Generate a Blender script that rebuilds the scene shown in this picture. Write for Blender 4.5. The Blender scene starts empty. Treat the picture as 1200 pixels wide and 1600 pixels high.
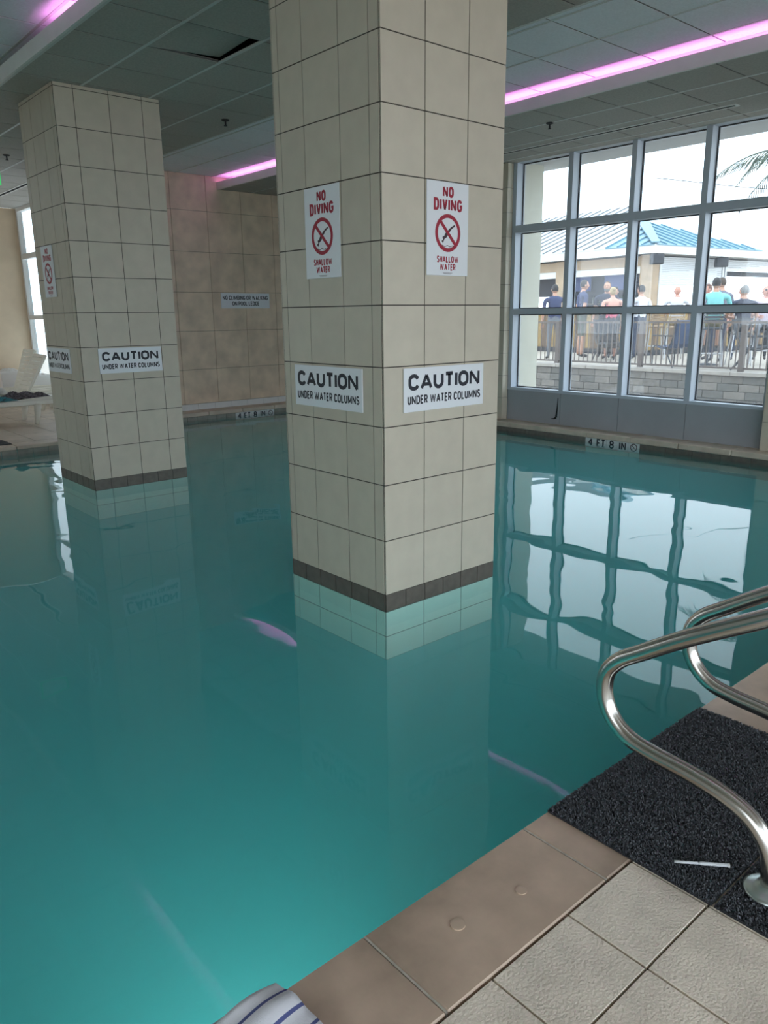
import bpy, bmesh, math, random
from mathutils import Vector, Matrix
random.seed(7)
scn = bpy.context.scene
COL = scn.collection

# ------------------------------------------------------------------ camera
CAM = Vector((-2.5688, -2.9578, 1.5735))
yaw, pit, rol = (math.radians(a) for a in (49.10537, -14.46334, -0.65526))
fw = Vector((math.cos(yaw)*math.cos(pit), math.sin(yaw)*math.cos(pit), math.sin(pit)))
rt = fw.cross(Vector((0, 0, 1))).normalized(); up = rt.cross(fw)
r2 = math.cos(rol)*rt + math.sin(rol)*up; u2 = math.cos(rol)*up - math.sin(rol)*rt
cd = bpy.data.cameras.new('camera'); cam = bpy.data.objects.new('camera', cd); COL.objects.link(cam)
M = Matrix((r2, u2, -fw)).transposed().to_4x4(); M.translation = CAM
cam.matrix_world = M
cd.sensor_fit = 'VERTICAL'; cd.sensor_height = 36; cd.lens = 36*1196.283/1600
cd.clip_start = 0.05; cd.clip_end = 300
scn.camera = cam

# ------------------------------------------------------------------ sky and exposure
w = bpy.data.worlds.new('sky'); scn.world = w; w.use_nodes = True
bg = w.node_tree.nodes['Background']
bg.inputs[0].default_value = (0.80, 0.905, 1.0, 1); bg.inputs[1].default_value = 3.6
vs = scn.view_settings
vs.view_transform = 'Standard'; vs.look = 'None'; vs.gamma = 1; vs.use_curve_mapping = False; vs.exposure = 0.05
cy = scn.cycles
cy.caustics_reflective = False; cy.caustics_refractive = False
cy.max_bounces = 8; cy.diffuse_bounces = 5; cy.transparent_max_bounces = 12; cy.sample_clamp_indirect = 4
cy.use_denoising = True; cy.volume_bounces = 2

# ------------------------------------------------------------------ materials
def lin(c):
    return tuple(((x/255)/12.92 if x/255 <= .04045 else ((x/255+.055)/1.055)**2.4) for x in c) + (1,)
MATS = {}
def mat(name, col, rough=.5, metal=0, noise=None, bump=None, spec=.5, emit=None, coat=0):
    """noise=(scale, amount[, detail]) colour mottling; bump=(scale, strength, distance)"""
    if name in MATS: return MATS[name]
    m = bpy.data.materials.new(name); m.use_nodes = True; nt = m.node_tree; b = nt.nodes['Principled BSDF']
    b.inputs['Base Color'].default_value = col; b.inputs['Roughness'].default_value = rough; b.inputs['Metallic'].default_value = metal
    b.inputs['Specular IOR Level'].default_value = spec; b.inputs['Coat Weight'].default_value = coat
    tc = nt.nodes.new('ShaderNodeTexCoord')
    if noise:
        n = nt.nodes.new('ShaderNodeTexNoise'); n.inputs['Scale'].default_value = noise[0]; n.inputs['Detail'].default_value = noise[2] if len(noise) > 2 else 4
        gm = nt.nodes.new('ShaderNodeNewGeometry'); nt.links.new(gm.outputs['Position'], n.inputs['Vector'])
        rp = nt.nodes.new('ShaderNodeValToRGB'); a = noise[1]
        rp.color_ramp.elements[0].position = .3; rp.color_ramp.elements[1].position = .7
        rp.color_ramp.elements[0].color = tuple(c*(1-a) for c in col[:3]) + (1,); rp.color_ramp.elements[1].color = tuple(min(1, c*(1+a)) for c in col[:3]) + (1,)
        nt.links.new(n.outputs['Fac'], rp.inputs[0]); nt.links.new(rp.outputs[0], b.inputs['Base Color'])
    if bump:
        n2 = nt.nodes.new('ShaderNodeTexNoise'); n2.inputs['Scale'].default_value = bump[0]; n2.inputs['Detail'].default_value = 5
        g2 = nt.nodes.new('ShaderNodeNewGeometry'); nt.links.new(g2.outputs['Position'], n2.inputs['Vector'])
        bp = nt.nodes.new('ShaderNodeBump'); bp.inputs['Strength'].default_value = bump[1]; bp.inputs['Distance'].default_value = bump[2]
        nt.links.new(n2.outputs['Fac'], bp.inputs['Height']); nt.links.new(bp.outputs[0], b.inputs['Normal'])
    if emit:
        b.inputs['Emission Color'].default_value = emit[0]; b.inputs['Emission Strength'].default_value = emit[1]
    MATS[name] = m
    return m
G = lambda v: (v, v, v, 1)
m_ctile = mat('column_tile', (.60, .54, .435, 1), .42, noise=(9, .04), spec=.35)
m_ctileb = mat('column_tile_pale', (.58, .52, .42, 1), .42, noise=(9, .04), spec=.35)
m_grout = mat('grout', (.075, .065, .055, 1), .9)
m_band = mat('band_tile', (.14, .12, .10, 1), .4, noise=(20, .15))
m_bandw = mat('waterline_tile', (.30, .29, .25, 1), .35, noise=(14, .12))
m_mint = mat('pool_tile', (.66, .99, .87, 1), .35, noise=(12, .03))
m_mgrout = mat('pool_grout', (.22, .30, .27, 1), .8)
m_plaster = mat('pool_plaster', (.20, .58, .58, 1), .8, noise=(2.5, .06))
m_back = mat('stone_wall_tile', (.76, .60, .45, 1), .55, noise=(4.5, .14, 6))
m_bgrout = mat('stone_grout', (.20, .15, .10, 1), .9)
m_white = mat('white_paint', (.76, .76, .74, 1), .5, noise=(6, .03))
m_beige = mat('beige_plaster', (.72, .56, .40, 1), .8, noise=(5, .04))
m_coping = mat('coping_stone', (.52, .39, .29, 1), .33, noise=(3.2, .42, 10), bump=(40, .25, .003))
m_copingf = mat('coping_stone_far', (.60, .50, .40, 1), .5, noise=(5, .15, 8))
m_deck = mat('deck_tile', (.82, .72, .59, 1), .38, noise=(6, .16, 8), bump=(130, .9, .0035))
m_joint = mat('deck_joint', (.055, .045, .035, 1), .9)
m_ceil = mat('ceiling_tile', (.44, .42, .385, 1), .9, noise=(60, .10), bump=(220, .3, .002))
m_ceillit = mat('ceiling_tile_lit', (.86, .90, .94, 1), .9, noise=(60, .05), bump=(220, .3, .002))  # lit copy of the ceiling tile: window bounce put into a paler, bluer colour
m_tbar = mat('ceiling_grid', (.62, .64, .62, 1), .5)
m_tdark = mat('ceiling_cross_bar', (.13, .13, .125, 1), .7)
m_void = mat('ceiling_void', (.01, .01, .01, 1), 1)
m_frame = mat('window_frame_paint', (.52, .57, .64, 1), .4)
m_gasket = mat('gasket', (.06, .06, .065, 1), .6)
m_spandrel = mat('spandrel_paint', (.36, .375, .40, 1), .5, noise=(3, .05))
m_steel = mat('stainless_steel', (.60, .58, .54, 1), .22, metal=1)
m_flange = mat('flange_metal', (.55, .62, .58, 1), .3, metal=.85)
m_signw = mat('sign_white', (.80, .82, .85, 1), .4)
m_red = mat('sign_red', (.36, .012, .035, 1), .5)
m_navy = mat('sign_black', (.012, .014, .025, 1), .5)
m_ink = mat('sign_diver', (.05, .02, .03, 1), .5)
m_plasticw = mat('white_resin', (.78, .75, .66, 1), .4)
m_tub = mat('white_plastic', (.80, .78, .76, 1), .4)
m_black = mat('black_rubber', (.02, .021, .024, 1), .7)
m_pink = mat('pink_led', (.9, .5, .85, 1), .5, emit=((1.0, .33, .90, 1), 9.0))
m_concrete = mat('concrete', (.42, .37, .31, 1), .9, noise=(3, .1))
m_block = [mat('block_a', (.19, .17, .15, 1), .95, noise=(12, .2), bump=(30, .6, .01)), mat('block_b', (.24, .215, .19, 1), .95, noise=(12, .2), bump=(30, .6, .01)), mat('block_c', (.16, .15, .135, 1), .95, noise=(12, .2), bump=(30, .6, .01))]
m_rail = mat('bronze_paint', (.13, .10, .085, 1), .5)
m_wood = mat('cedar_post', (.44, .32, .21, 1), .7, noise=(8, .15))
m_plank = [mat('plank_yellow', (.30, .19, .055, 1), .6, noise=(8, .15)), mat('plank_brown', (.12, .07, .035, 1), .6, noise=(8, .15)), mat('plank_tan', (.20, .12, .05, 1), .6, noise=(8, .15))]
m_roofb = mat('roof_metal_blue', (.13, .27, .35, 1), .4)
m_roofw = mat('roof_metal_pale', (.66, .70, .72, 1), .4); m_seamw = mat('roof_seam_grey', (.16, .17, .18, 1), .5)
m_shut = mat('shutter_white', (.62, .63, .65, 1), .5)
m_dark = mat('dark_interior', (.035, .035, .04, 1), .8)
m_green = mat('exit_green', (.08, .5, .16, 1), .4, emit=((.1, .8, .25, 1), .5))

def schlick(nt, r0):
    g = nt.nodes.new('ShaderNodeNewGeometry'); d = nt.nodes.new('ShaderNodeVectorMath'); d.operation = 'DOT_PRODUCT'
    nt.links.new(g.outputs['Incoming'], d.inputs[0]); nt.links.new(g.outputs['True Normal'], d.inputs[1])
    a = nt.nodes.new('ShaderNodeMath'); a.operation = 'ABSOLUTE'; nt.links.new(d.outputs['Value'], a.inputs[0])
    b = nt.nodes.new('ShaderNodeMath'); b.operation = 'SUBTRACT'; b.inputs[0].default_value = 1; nt.links.new(a.outputs[0], b.inputs[1])
    p = nt.nodes.new('ShaderNodeMath'); p.operation = 'POWER'; p.inputs[1].default_value = 5; nt.links.new(b.outputs[0], p.inputs[0])
    q = nt.nodes.new('ShaderNodeMath'); q.operation = 'MULTIPLY_ADD'; q.inputs[1].default_value = 1-r0; q.inputs[2].default_value = r0; nt.links.new(p.outputs[0], q.inputs[0])
    return q.outputs[0]
def glass_mat():
    m = bpy.data.materials.new('window_glass'); m.use_nodes = True; nt = m.node_tree; nt.nodes.clear()
    o = nt.nodes.new('ShaderNodeOutputMaterial'); t = nt.nodes.new('ShaderNodeBsdfTransparent'); g = nt.nodes.new('ShaderNodeBsdfGlossy')
    t.inputs[0].default_value = (.93, .96, .97, 1); g.inputs['Roughness'].default_value = 0.0
    h = nt.nodes.new('ShaderNodeBsdfTranslucent'); h.inputs[0].default_value = (.85, .9, 1, 1)
    mh = nt.nodes.new('ShaderNodeMixShader'); mh.inputs[0].default_value = .028
    nt.links.new(t.outputs[0], mh.inputs[1]); nt.links.new(h.outputs[0], mh.inputs[2])
    mx = nt.nodes.new('ShaderNodeMixShader'); nt.links.new(schlick(nt, .035), mx.inputs[0]); nt.links.new(mh.outputs[0], mx.inputs[1]); nt.links.new(g.outputs[0], mx.inputs[2])
    nt.links.new(mx.outputs[0], o.inputs[0]); return m
m_glass = glass_mat()

def water_mat():
    m = bpy.data.materials.new('pool_water'); m.use_nodes = True; nt = m.node_tree; nt.nodes.clear()
    o = nt.nodes.new('ShaderNodeOutputMaterial'); t = nt.nodes.new('ShaderNodeBsdfTransparent'); g = nt.nodes.new('ShaderNodeBsdfGlossy')
    t.inputs[0].default_value = (.97, 1, 1, 1); g.inputs['Roughness'].default_value = .015
    n = nt.nodes.new('ShaderNodeTexNoise'); n.inputs['Scale'].default_value = 1.7; n.inputs['Detail'].default_value = 1.0; n.inputs['Distortion'].default_value = .6
    gm = nt.nodes.new('ShaderNodeNewGeometry'); nt.links.new(gm.outputs['Position'], n.inputs['Vector'])
    b = nt.nodes.new('ShaderNodeBump'); b.inputs['Strength'].default_value = 1; b.inputs['Distance'].default_value = .0038
    nt.links.new(n.outputs['Fac'], b.inputs['Height']); nt.links.new(b.outputs[0], g.inputs['Normal'])
    mx = nt.nodes.new('ShaderNodeMixShader'); nt.links.new(schlick(nt, .021), mx.inputs[0]); nt.links.new(t.outputs[0], mx.inputs[1]); nt.links.new(g.outputs[0], mx.inputs[2])
    nt.links.new(mx.outputs[0], o.inputs[0])
    va = nt.nodes.new('ShaderNodeVolumeAbsorption'); va.inputs['Color'].default_value = (.02, .86, .88, 1); va.inputs['Density'].default_value = .36
    vsc = nt.nodes.new('ShaderNodeVolumeScatter'); vsc.inputs['Color'].default_value = (.16, .93, .95, 1); vsc.inputs['Density'].default_value = .72; vsc.inputs['Anisotropy'].default_value = 0
    ad = nt.nodes.new('ShaderNodeAddShader'); nt.links.new(va.outputs[0], ad.inputs[0]); nt.links.new(vsc.outputs[0], ad.inputs[1])
    nt.links.new(ad.outputs[0], o.inputs['Volume']); return m
m_water = water_mat()

# ------------------------------------------------------------------ helpers
def link(o, parent=None):
    COL.objects.link(o)
    if parent is not None: o.parent = parent
    return o
def tag(o, label=None, cat=None, group=None, kind=None):
    if label: o['label'] = label
    if cat: o['category'] = cat
    if group: o['group'] = group
    if kind: o['kind'] = kind
    return o
def empty(name, loc=(0, 0, 0), rz=0, parent=None, **kw):
    o = bpy.data.objects.new(name, None); o.empty_display_size = .1
    o.location = loc; o.rotation_euler = (0, 0, rz); link(o, parent); tag(o, **kw); return o
def obj(name, bm, m, parent=None, loc=(0, 0, 0), smooth=False, rot=None):
    me = bpy.data.meshes.new(name); bm.normal_update(); bm.to_mesh(me); bm.free()
    for x in (m if isinstance(m, (list, tuple)) else [m]): me.materials.append(x)
    if smooth:
        for p in me.polygons: p.use_smooth = True
    o = bpy.data.objects.new(name, me); o.location = loc
    if rot: o.rotation_euler = rot
    return link(o, parent)
def add_box(bm, lo, hi, bev=0):
    g = bmesh.ops.create_cube(bm, size=1)
    c = [(a+b)/2 for a, b in zip(lo, hi)]; s = [abs(b-a) for a, b in zip(lo, hi)]
    for v in g['verts']: v.co = Vector((v.co.x*s[0]+c[0], v.co.y*s[1]+c[1], v.co.z*s[2]+c[2]))
    if bev:
        ed = list({e for v in g['verts'] for e in v.link_edges})
        bmesh.ops.bevel(bm, geom=ed, offset=bev, segments=1, profile=.5, affect='EDGES')
BOXES = {}
def box(name, lo, hi, m, parent=None, bev=0, rot=None):
    """a box object centred on its own origin; equal boxes share one mesh"""
    s = tuple(round(abs(b-a), 4) for a, b in zip(lo, hi)); k = (s, m.name, bev)
    c = Vector([(a+b)/2 for a, b in zip(lo, hi)])
    if k not in BOXES:
        bm = bmesh.new(); add_box(bm, [-x/2 for x in s], [x/2 for x in s], bev)
        me = bpy.data.meshes.new(name); bm.to_mesh(me); bm.free(); me.materials.append(m); BOXES[k] = me
    o = bpy.data.objects.new(name, BOXES[k]); o.location = c
    if rot: o.rotation_euler = rot
    return link(o, parent)
def under(child, parent):
    child.parent = parent; child.location = child.location - parent.location; return child
def add_tube(bm, pts, r, n=12, caps=True, taper=None):
    pts = [Vector(p) for p in pts]; rings = []
    t0 = (pts[1]-pts[0]).normalized(); a = t0.orthogonal().normalized()
    for i, p in enumerate(pts):
        t = (pts[min(i+1, len(pts)-1)]-pts[max(i-1, 0)]).normalized()
        a = (a - a.dot(t)*t).normalized(); b = t.cross(a)
        rr = r if taper is None else taper[i]
        rings.append([bm.verts.new(p + rr*(math.cos(2*math.pi*k/n)*a + math.sin(2*math.pi*k/n)*b)) for k in range(n)])
    for q, s in zip(rings, rings[1:]):
        for k in range(n): bm.faces.new((q[k], q[(k+1) % n], s[(k+1) % n], s[k]))
    if caps: bm.faces.new(rings[0][::-1]); bm.faces.new(rings[-1])
def add_lathe(bm, prof, n=24, c=(0, 0)):
    rings = [[bm.verts.new((c[0]+r*math.cos(2*math.pi*k/n), c[1]+r*math.sin(2*math.pi*k/n), z)) for k in range(n)] for r, z in prof]
    for q, s in zip(rings, rings[1:]):
        for k in range(n): bm.faces.new((q[k], q[(k+1) % n], s[(k+1) % n], s[k]))
    bm.faces.new(rings[0][::-1]); bm.faces.new(rings[-1])
def add_ball(bm, c, r, seg=12, ring=8):
    g = bmesh.ops.create_uvsphere(bm, u_segments=seg, v_segments=ring, radius=1)
    rr = (r, r, r) if isinstance(r, (int, float)) else r
    for v in g['verts']: v.co = Vector((v.co.x*rr[0]+c[0], v.co.y*rr[1]+c[1], v.co.z*rr[2]+c[2]))
    return g['verts']
def bez(pts, n=10):
    """smooth curve through points (Catmull-Rom)"""
    P = [Vector(p) for p in pts]; P = [P[0]*2-P[1]] + P + [P[-1]*2-P[-2]]; out = []
    for i in range(1, len(P)-2):
        for k in range(n):
            t = k/n; a, b, c, d = P[i-1:i+3]
            out.append(.5*((2*b)+(c-a)*t+(2*a-5*b+4*c-d)*t*t+(3*b-a-3*c+d)*t**3))
    out.append(P[-2]); return out

# ------------------------------------------------------------------ pool, floor
ZD = .10                       # deck height above the water (z = 0)
NE, WE, BE, LE = -1.74, 5.58, 8.0, 6.75   # coping edges: near, window side, back, far deck
XS = 2.07                      # line of the far exterior window / step of the pool
ZC = 3.48
YN = -7.3                      # end of the room behind the camera
pool = empty('floor_pool', kind='structure')
box('pool_floor', (-6, -1.9, -1.6), (6, 8.3, -1.42), m_plaster, pool)
box('pool_wall', (-6, -2.2, -1.42), (5.9, NE-.05, ZD-.05), m_plaster, pool)
box('pool_wall', (WE+.04, NE-.05, -1.42), (5.95, 8.4, ZD-.05), m_plaster, pool)
box('pool_wall', (XS, BE+.03, -1.42), (WE+.04, 8.4, ZD-.05), m_plaster, pool)
box('pool_wall', (-6, LE+.03, -1.42), (XS, 12.6, ZD-.05), m_plaster, pool)
box('pool_wall', (-6.2, -2.2, -1.42), (-5.6, LE+.03, ZD-.05), m_plaster, pool)
# waterline tiles, each its own piece
for k in range(22):            # far deck edge
    x = -1.9 + k*.178
    if x > XS-.1: break
    box('waterline_tile', (x+.003, LE+.018, -.16), (x+.175, LE+.032, .055), m_bandw, pool)
for lo, hi in ((XS+.01, 3.768), (4.512, WE)):            # back edge, either side of the depth marker
    n = round((hi-lo)/.1665)
    for k in range(n): box('waterline_tile', (lo+(hi-lo)*k/n+.0015, BE+.018, -.16), (lo+(hi-lo)*(k+1)/n-.0015, BE+.032, .055), m_bandw, pool)
for lo, hi in ((NE, 1.8355), (2.5945, BE)):              # window side
    n = round((hi-lo)/.32)
    for k in range(n): box('waterline_tile', (WE+.028, lo+(hi-lo)*k/n+.0015, -.16), (WE+.042, lo+(hi-lo)*(k+1)/n-.0015, .055), m_band, pool)

m_lamp = mat('pool_lamp', (.9, 1, .95, 1), .3, emit=((.85, 1, .97, 1), 260))
for x, lb in ((-1.75, 'round underwater light in the near pool wall by the striped towel'),):
    pl = empty('pool_light', (x, NE-.05, -.75)); tag(pl, lb, 'pool light')
    bm = bmesh.new(); add_lathe(bm, [(.10, 0), (.125, 0), (.125, .012), (.10, .018)], 28); obj('trim_ring', bm, m_steel, pl, rot=(-math.pi/2, 0, 0))
    bm = bmesh.new(); add_lathe(bm, [(.098, .004), (.098, .012), (.05, .022)], 28); obj('lens', bm, m_lamp, pl, rot=(-math.pi/2, 0, 0))
water = box('pool_water', (-5.9, NE-.08, -1.5), (WE+.06, BE+.05, 0), m_water)
tag(water, 'still teal pool water around the tiled columns', 'water', kind='stuff')

floor = empty('floor', kind='structure')
box('deck_slab', (-6, YN, -.3), (6, NE-.29, ZD-.012), m_joint, floor)
box('deck_slab', (-6, LE+.3, -.3), (XS, 12.6, ZD-.012), m_joint, floor)
m_mortar = mat('mortar', (.52, .47, .40, 1), .8, noise=(50, .2))
def stone(name, lo, hi, m, bev=.004): return box(name, lo, hi, m, floor, bev)
x = -1.595 - 7*.61
while x < 5.6:                 # near coping
    stone('coping_stone', (x+.003, NE-.285, ZD-.05), (x+.607, NE, ZD), m_coping)
    box('joint_mortar', (x-.003, NE-.284, ZD-.04), (x+.003, NE-.002, ZD-.0015), m_mortar, floor)
    x += .61
y = -1.7
while y < 8:                   # window coping
    stone('coping_stone', (WE, y+.003, ZD-.045), (5.9, min(y+.607, 8.0), ZD+.02), m_copingf, .008); y += .61
x = XS
while x < 5.5:                 # back coping
    stone('coping_stone', (x+.003, BE, ZD-.045), (min(x+.607, WE), 8.4, ZD+.02), m_copingf, .008); x += .61
x = -3.0
while x < XS-.3:               # far deck coping
    stone('coping_stone', (x+.003, LE, ZD-.045), (x+.607, LE+.295, ZD), m_copingf, .008); x += .61
# deck tiles near the camera, first row cut at the coping
ty = [(-2.25, -2.03)] + [(-2.25-.295*(k+1), -2.25-.295*k) for k in range(9)]
for y0, y1 in ty:
    for k in range(-9, 22):
        x = -1.166 + k*.2905
        if y0 < -3.6 and abs(k) > 6: continue
        box('deck_tile', (x+.003, y0+.003, ZD-.03), (x+.2875, y1-.003, ZD+random.uniform(-.001, .0005)), m_deck, floor, .0012)
# far deck tiles
for i in range(12):
    for j in range(8):
        x, y = -3.0+i*.42, LE+.3+j*.68
        if x+.42 <= XS+.01: box('deck_tile', (x+.003, y+.003, ZD-.03), (x+.417, y+.677, ZD), m_copingf, floor, .003)
bm = bmesh.new(); add_lathe(bm, [(.019, ZD), (.019, ZD+.0025), (.014, ZD+.003)], 20, (-1.399, -1.869)); obj('plug', bm, m_coping, floor)
bm = bmesh.new(); add_lathe(bm, [(.015, ZD), (.015, ZD+.0025), (.011, ZD+.003)], 20, (-1.19, -1.90)); obj('plug', bm, m_coping, floor)

# ------------------------------------------------------------------ walls
wb = empty('wall_back', (0, 8.36, 0), kind='structure')
box('wall_core', (XS, .012, 0), (5.95, .25, 3.75), m_bgrout, wb)
bx = [XS, 2.45, 3.07, 3.675, 4.28, 4.87, 5.48, 5.88]
bz = [.215, .755, 1.35, 1.945, 2.545, 3.145, 3.70]
for a, b in zip(bx, bx[1:]):
    for c, d in zip(bz, bz[1:]):
        box('wall_tile', (a+.003, 0, c+.003), (b-.003, .016, d-.003), m_back, wb)
bbk = empty('baseboard_back', (0, 8.35, 0), kind='structure')
for k in range(13):
    a = XS + k*.305
    box('baseboard_tile', (a+.002, -.008, ZD+.02), (min(a+.303, 5.88), .014, .213), m_white, bbk)
wl = empty('wall_end', (0, 12.4, 0), kind='structure')
box('plaster', (-6, 0, 0), (XS+.1, .3, ZC), m_beige, wl)
ws = empty('wall_side', (-6.0, 0, 0), kind='structure')
m_cream = mat('cream_paint', (.80, .75, .66, 1), .7, noise=(5, .03))
YO = [YN, -6.9, -3.4, 5.6, 6.6, 8.8, 11.8, 12.6]      # solid stretches and unseen open gaps in turn, gaps added for fill light
for a, b in ((0, 1), (2, 3), (4, 5), (6, 7)): box('plaster', (-.3, YO[a], -.3), (0, YO[b], 3.8), m_cream, ws)
for a, b, z0, z1 in ((1, 2, .2, 3.3), (3, 4, 1.2, 2.9), (5, 6, .4, 3.2)):
    box('plaster', (-.3, YO[a], -.3), (0, YO[b], z0), m_cream, ws); box('plaster', (-.3, YO[a], z1), (0, YO[b], 3.8), m_cream, ws)
wn = empty('wall_near', (0, YN, 0), kind='structure')
box('plaster', (-6, -.2, -.3), (5.9, 0, .15), m_cream, wn)
box('plaster', (-6, -.2, 3.4), (5.9, 0, 3.9), m_cream, wn)

# window wall
XF = 5.88
w1 = empty('window_1', (XF, 0, 0), kind='structure')
muls = [(3.17, 3.24), (2.30, 2.365), (1.415, 1.485)]
jam = [(4.05, 4.11), (.53, .585)]
Z0, Z1, Z2, Z3 = .57, (1.555, 1.63), (2.61, 2.70), 3.475
for a, b in muls: box('mullion', (0, a, Z0), (.17, b, Z3), m_frame, w1)
for a, b in jam: box('jamb', (0, a, Z0), (.17, b, Z3), m_frame, w1)
bays = [(3.24, 4.05), (2.365, 3.17), (1.485, 2.30), (.585, 1.415)]
zz = [(Z0, Z1[0]), (Z1[1], Z2[0]), (Z2[1], Z3)]
for a, b in bays:
    for q in (Z1, Z2): box('transom', (0, a, q[0]), (.17, b, q[1]), m_frame, w1)
    for c, d in zz:
        pn = box('pane', (.129, a+.005, c+.005), (.135, b-.005, d-.005), m_glass, w1)
        for lo, hi in (((.125, a, c), (.14, a+.014, d)), ((.125, b-.014, c), (.14, b, d)), ((.125, a+.014, c), (.14, b-.014, c+.012)), ((.125, a+.014, d-.012), (.14, b-.014, d))):
            under(box('gasket', lo, hi, m_gasket, w1), pn)
box('window_sill', (-.004, .53, Z0-.035), (.19, 4.11, Z0), m_frame, w1)
ww = empty('wall_window', (XF, 0, 0), kind='structure')
for a, b in ((3.205, 4.11), (2.335, 3.202), (1.45, 2.332), (.53, 1.447)):
    box('spandrel_panel', (.004, a+.002, ZD+.02), (.12, b-.002, Z0-.035), m_spandrel, ww)
box('wall_core', (.02, YN, ZD), (.17, .53, 3.7), m_spandrel, ww)
box('wall_core', (.02, 4.11, ZD), (.17, 8.4, 3.7), m_spandrel, ww)
box('wall_core', (.13, .53, -.4), (.19, 4.11, Z0-.035), m_spandrel, ww)
box('lintel', (.0, YN, Z3), (.25, 8.4, 3.9), m_frame, ww)
# tiled piers beside the window, thin tiles as pieces
for y0, y1 in ((4.11, 5.0), (-.9, .525)):
    box('pier_core', (-.10, y0+.008, ZD+.02), (.02, y1-.008, ZC), m_grout, ww)
    r_ = ZD + .02; z = r_
    while z < ZC-.02:
        z1 = min(z+.305, ZC)
        n = max(1, round((y1-y0)/.305))
        for k in range(n):
            a = y0 + (y1-y0)*k/n; b = y0 + (y1-y0)*(k+1)/n
            box('pier_tile', (-.11, a+.002, z+.002), (-.098, b-.002, z1-.002), m_ctile, ww)
        if y0 > 4: box('pier_tile', (-.098, y0, z+.002), (-.002, y0+.01, z1-.002), m_ctile, ww)
        else: box('pier_tile', (-.098, y1-.01, z+.002), (-.002, y1, z1-.002), m_ctile, ww)
        z = z1
# a crack in the first panel
bm = bmesh.new()
cr = [(3.243, .474), (3.248, .36), (3.256, .26), (3.262, .215), (3.29, .195), (3.345, .19)]
cw = [.004, .008, .013, .016, .01, .004]
for (y0, z0), (y1, z1), a, b in zip(cr, cr[1:], cw, cw[1:]):
    d = Vector((0, y1-y0, z1-z0)).normalized(); n_ = Vector((0, -d.z, d.y))
    p = [Vector((.002, y0, z0))+n_*a, Vector((.002, y0, z0))-n_*a, Vector((.002, y1, z1))-n_*b, Vector((.002, y1, z1))+n_*b]
    lo = [bm.verts.new(v) for v in p]; hi = [bm.verts.new(v+Vector((.004, 0, 0))) for v in p]
    bm.faces.new(lo); bm.faces.new(hi[::-1])
    for k in range(4): bm.faces.new((lo[k], lo[(k+1) % 4], hi[(k+1) % 4], hi[k]))
bmesh.ops.recalc_face_normals(bm, faces=bm.faces)
obj('crack', bm, m_void, ww)
# exterior return wall and eave over the window
wx = empty('wall_exterior', (0, 0, 0), kind='structure')
m_ext = mat('exterior_stucco', (.62, .60, .50, 1), .9, noise=(6, .04))
m_sof = mat('exterior_soffit', (.50, .52, .54, 1), .8, noise=(6, .04))
box('return_wall', (XF+.175, 4.06, -.45), (6.45, 4.5, 3.5), m_ext, wx)
box('return_wall', (XF+.175, -.9, -.45), (6.45, .2, 3.5), m_ext, wx)
box('eave_soffit', (XF+.25, -6, 3.5), (6.80, 8.4, 3.56), m_sof, wx)
box('eave_fascia', (6.76, -6, 3.56), (6.80, 8.4, 4.0), m_ext, wx)

# far window on the end bay
w2 = empty('window_2', (XS, 0, 0), kind='structure')
for y in (12.36, 11.46, 10.56, 9.66, 8.76): box('mullion', (0, y-.035, .35), (.09, y+.035, ZC), m_white, w2)
for q in ((.35, .42), Z1, Z2, (3.42, ZC)):
    for y in (11.46, 10.56, 9.66, 8.76): box('transom', (0, y+.035, q[0]), (.09, y+.865, q[1]), m_white, w2)
for y in (11.46, 10.56, 9.66, 8.76):
    for c, d in ((.42, Z1[0]), (Z1[1], Z2[0]), (Z2[1], 3.42)): box('pane', (.05, y+.04, c), (.056, y+.86, d), m_glass, w2)
box('spandrel_panel', (0, 8.36, ZD), (.12, 12.4, .35), m_white, w2)
box('lintel', (0, 8.36, ZC), (.2, 12.6, 3.9), m_white, w2)
box('pier', (0, 8.36, ZD), (.17, 8.73, ZC), m_white, w2)

# ------------------------------------------------------------------ ceiling
ceil = empty('ceiling', (0, 0, 0), kind='structure')
ZR = 3.66
YS = [2.25 + .6096*k for k in range(-9, 18)]
def ceiling_zone(xl, y0, y1, z, m, skip=None):
    for a, b in zip(xl, xl[1:]):
        for c, d in zip(YS, YS[1:]):
            c2, d2 = max(c, y0), min(d, y1)
            if d2-c2 < .03: continue
            if skip and skip(a, c): continue
            box('ceiling_tile', (a+.007, c2+.009, z+.000), (b-.007, d2-.009, z+.02), m, ceil)
        for c in YS:
            if y0 < c < y1: box('cross_bar', (a+.012, c-.0105, z+.004), (b-.012, c+.0105, z+.010), m_tdark, ceil)
    for a in xl: box('grid_bar', (a-.0115, y0, z-.003), (a+.0115, y1, z+.006), m_tbar, ceil)
ZN, ZF = -3.2, 12.4
dark_x = [-.30, .228, .838, 1.448, 2.05]
loose = lambda a, c: abs(a-.228) < .01 and abs(c-2.25) < .01
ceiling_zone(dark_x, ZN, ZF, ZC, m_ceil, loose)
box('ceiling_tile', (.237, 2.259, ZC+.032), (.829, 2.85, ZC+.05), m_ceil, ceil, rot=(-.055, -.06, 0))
ceiling_zone([2.05, 2.57, 3.18, 3.79, 4.05], ZN, 8.36, ZR, m_ceillit)
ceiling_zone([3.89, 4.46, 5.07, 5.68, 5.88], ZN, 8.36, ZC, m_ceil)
ceiling_zone([-2.16, -1.55, -.94, -.30, -.16], ZN, ZF, ZR, m_ceillit)
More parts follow.
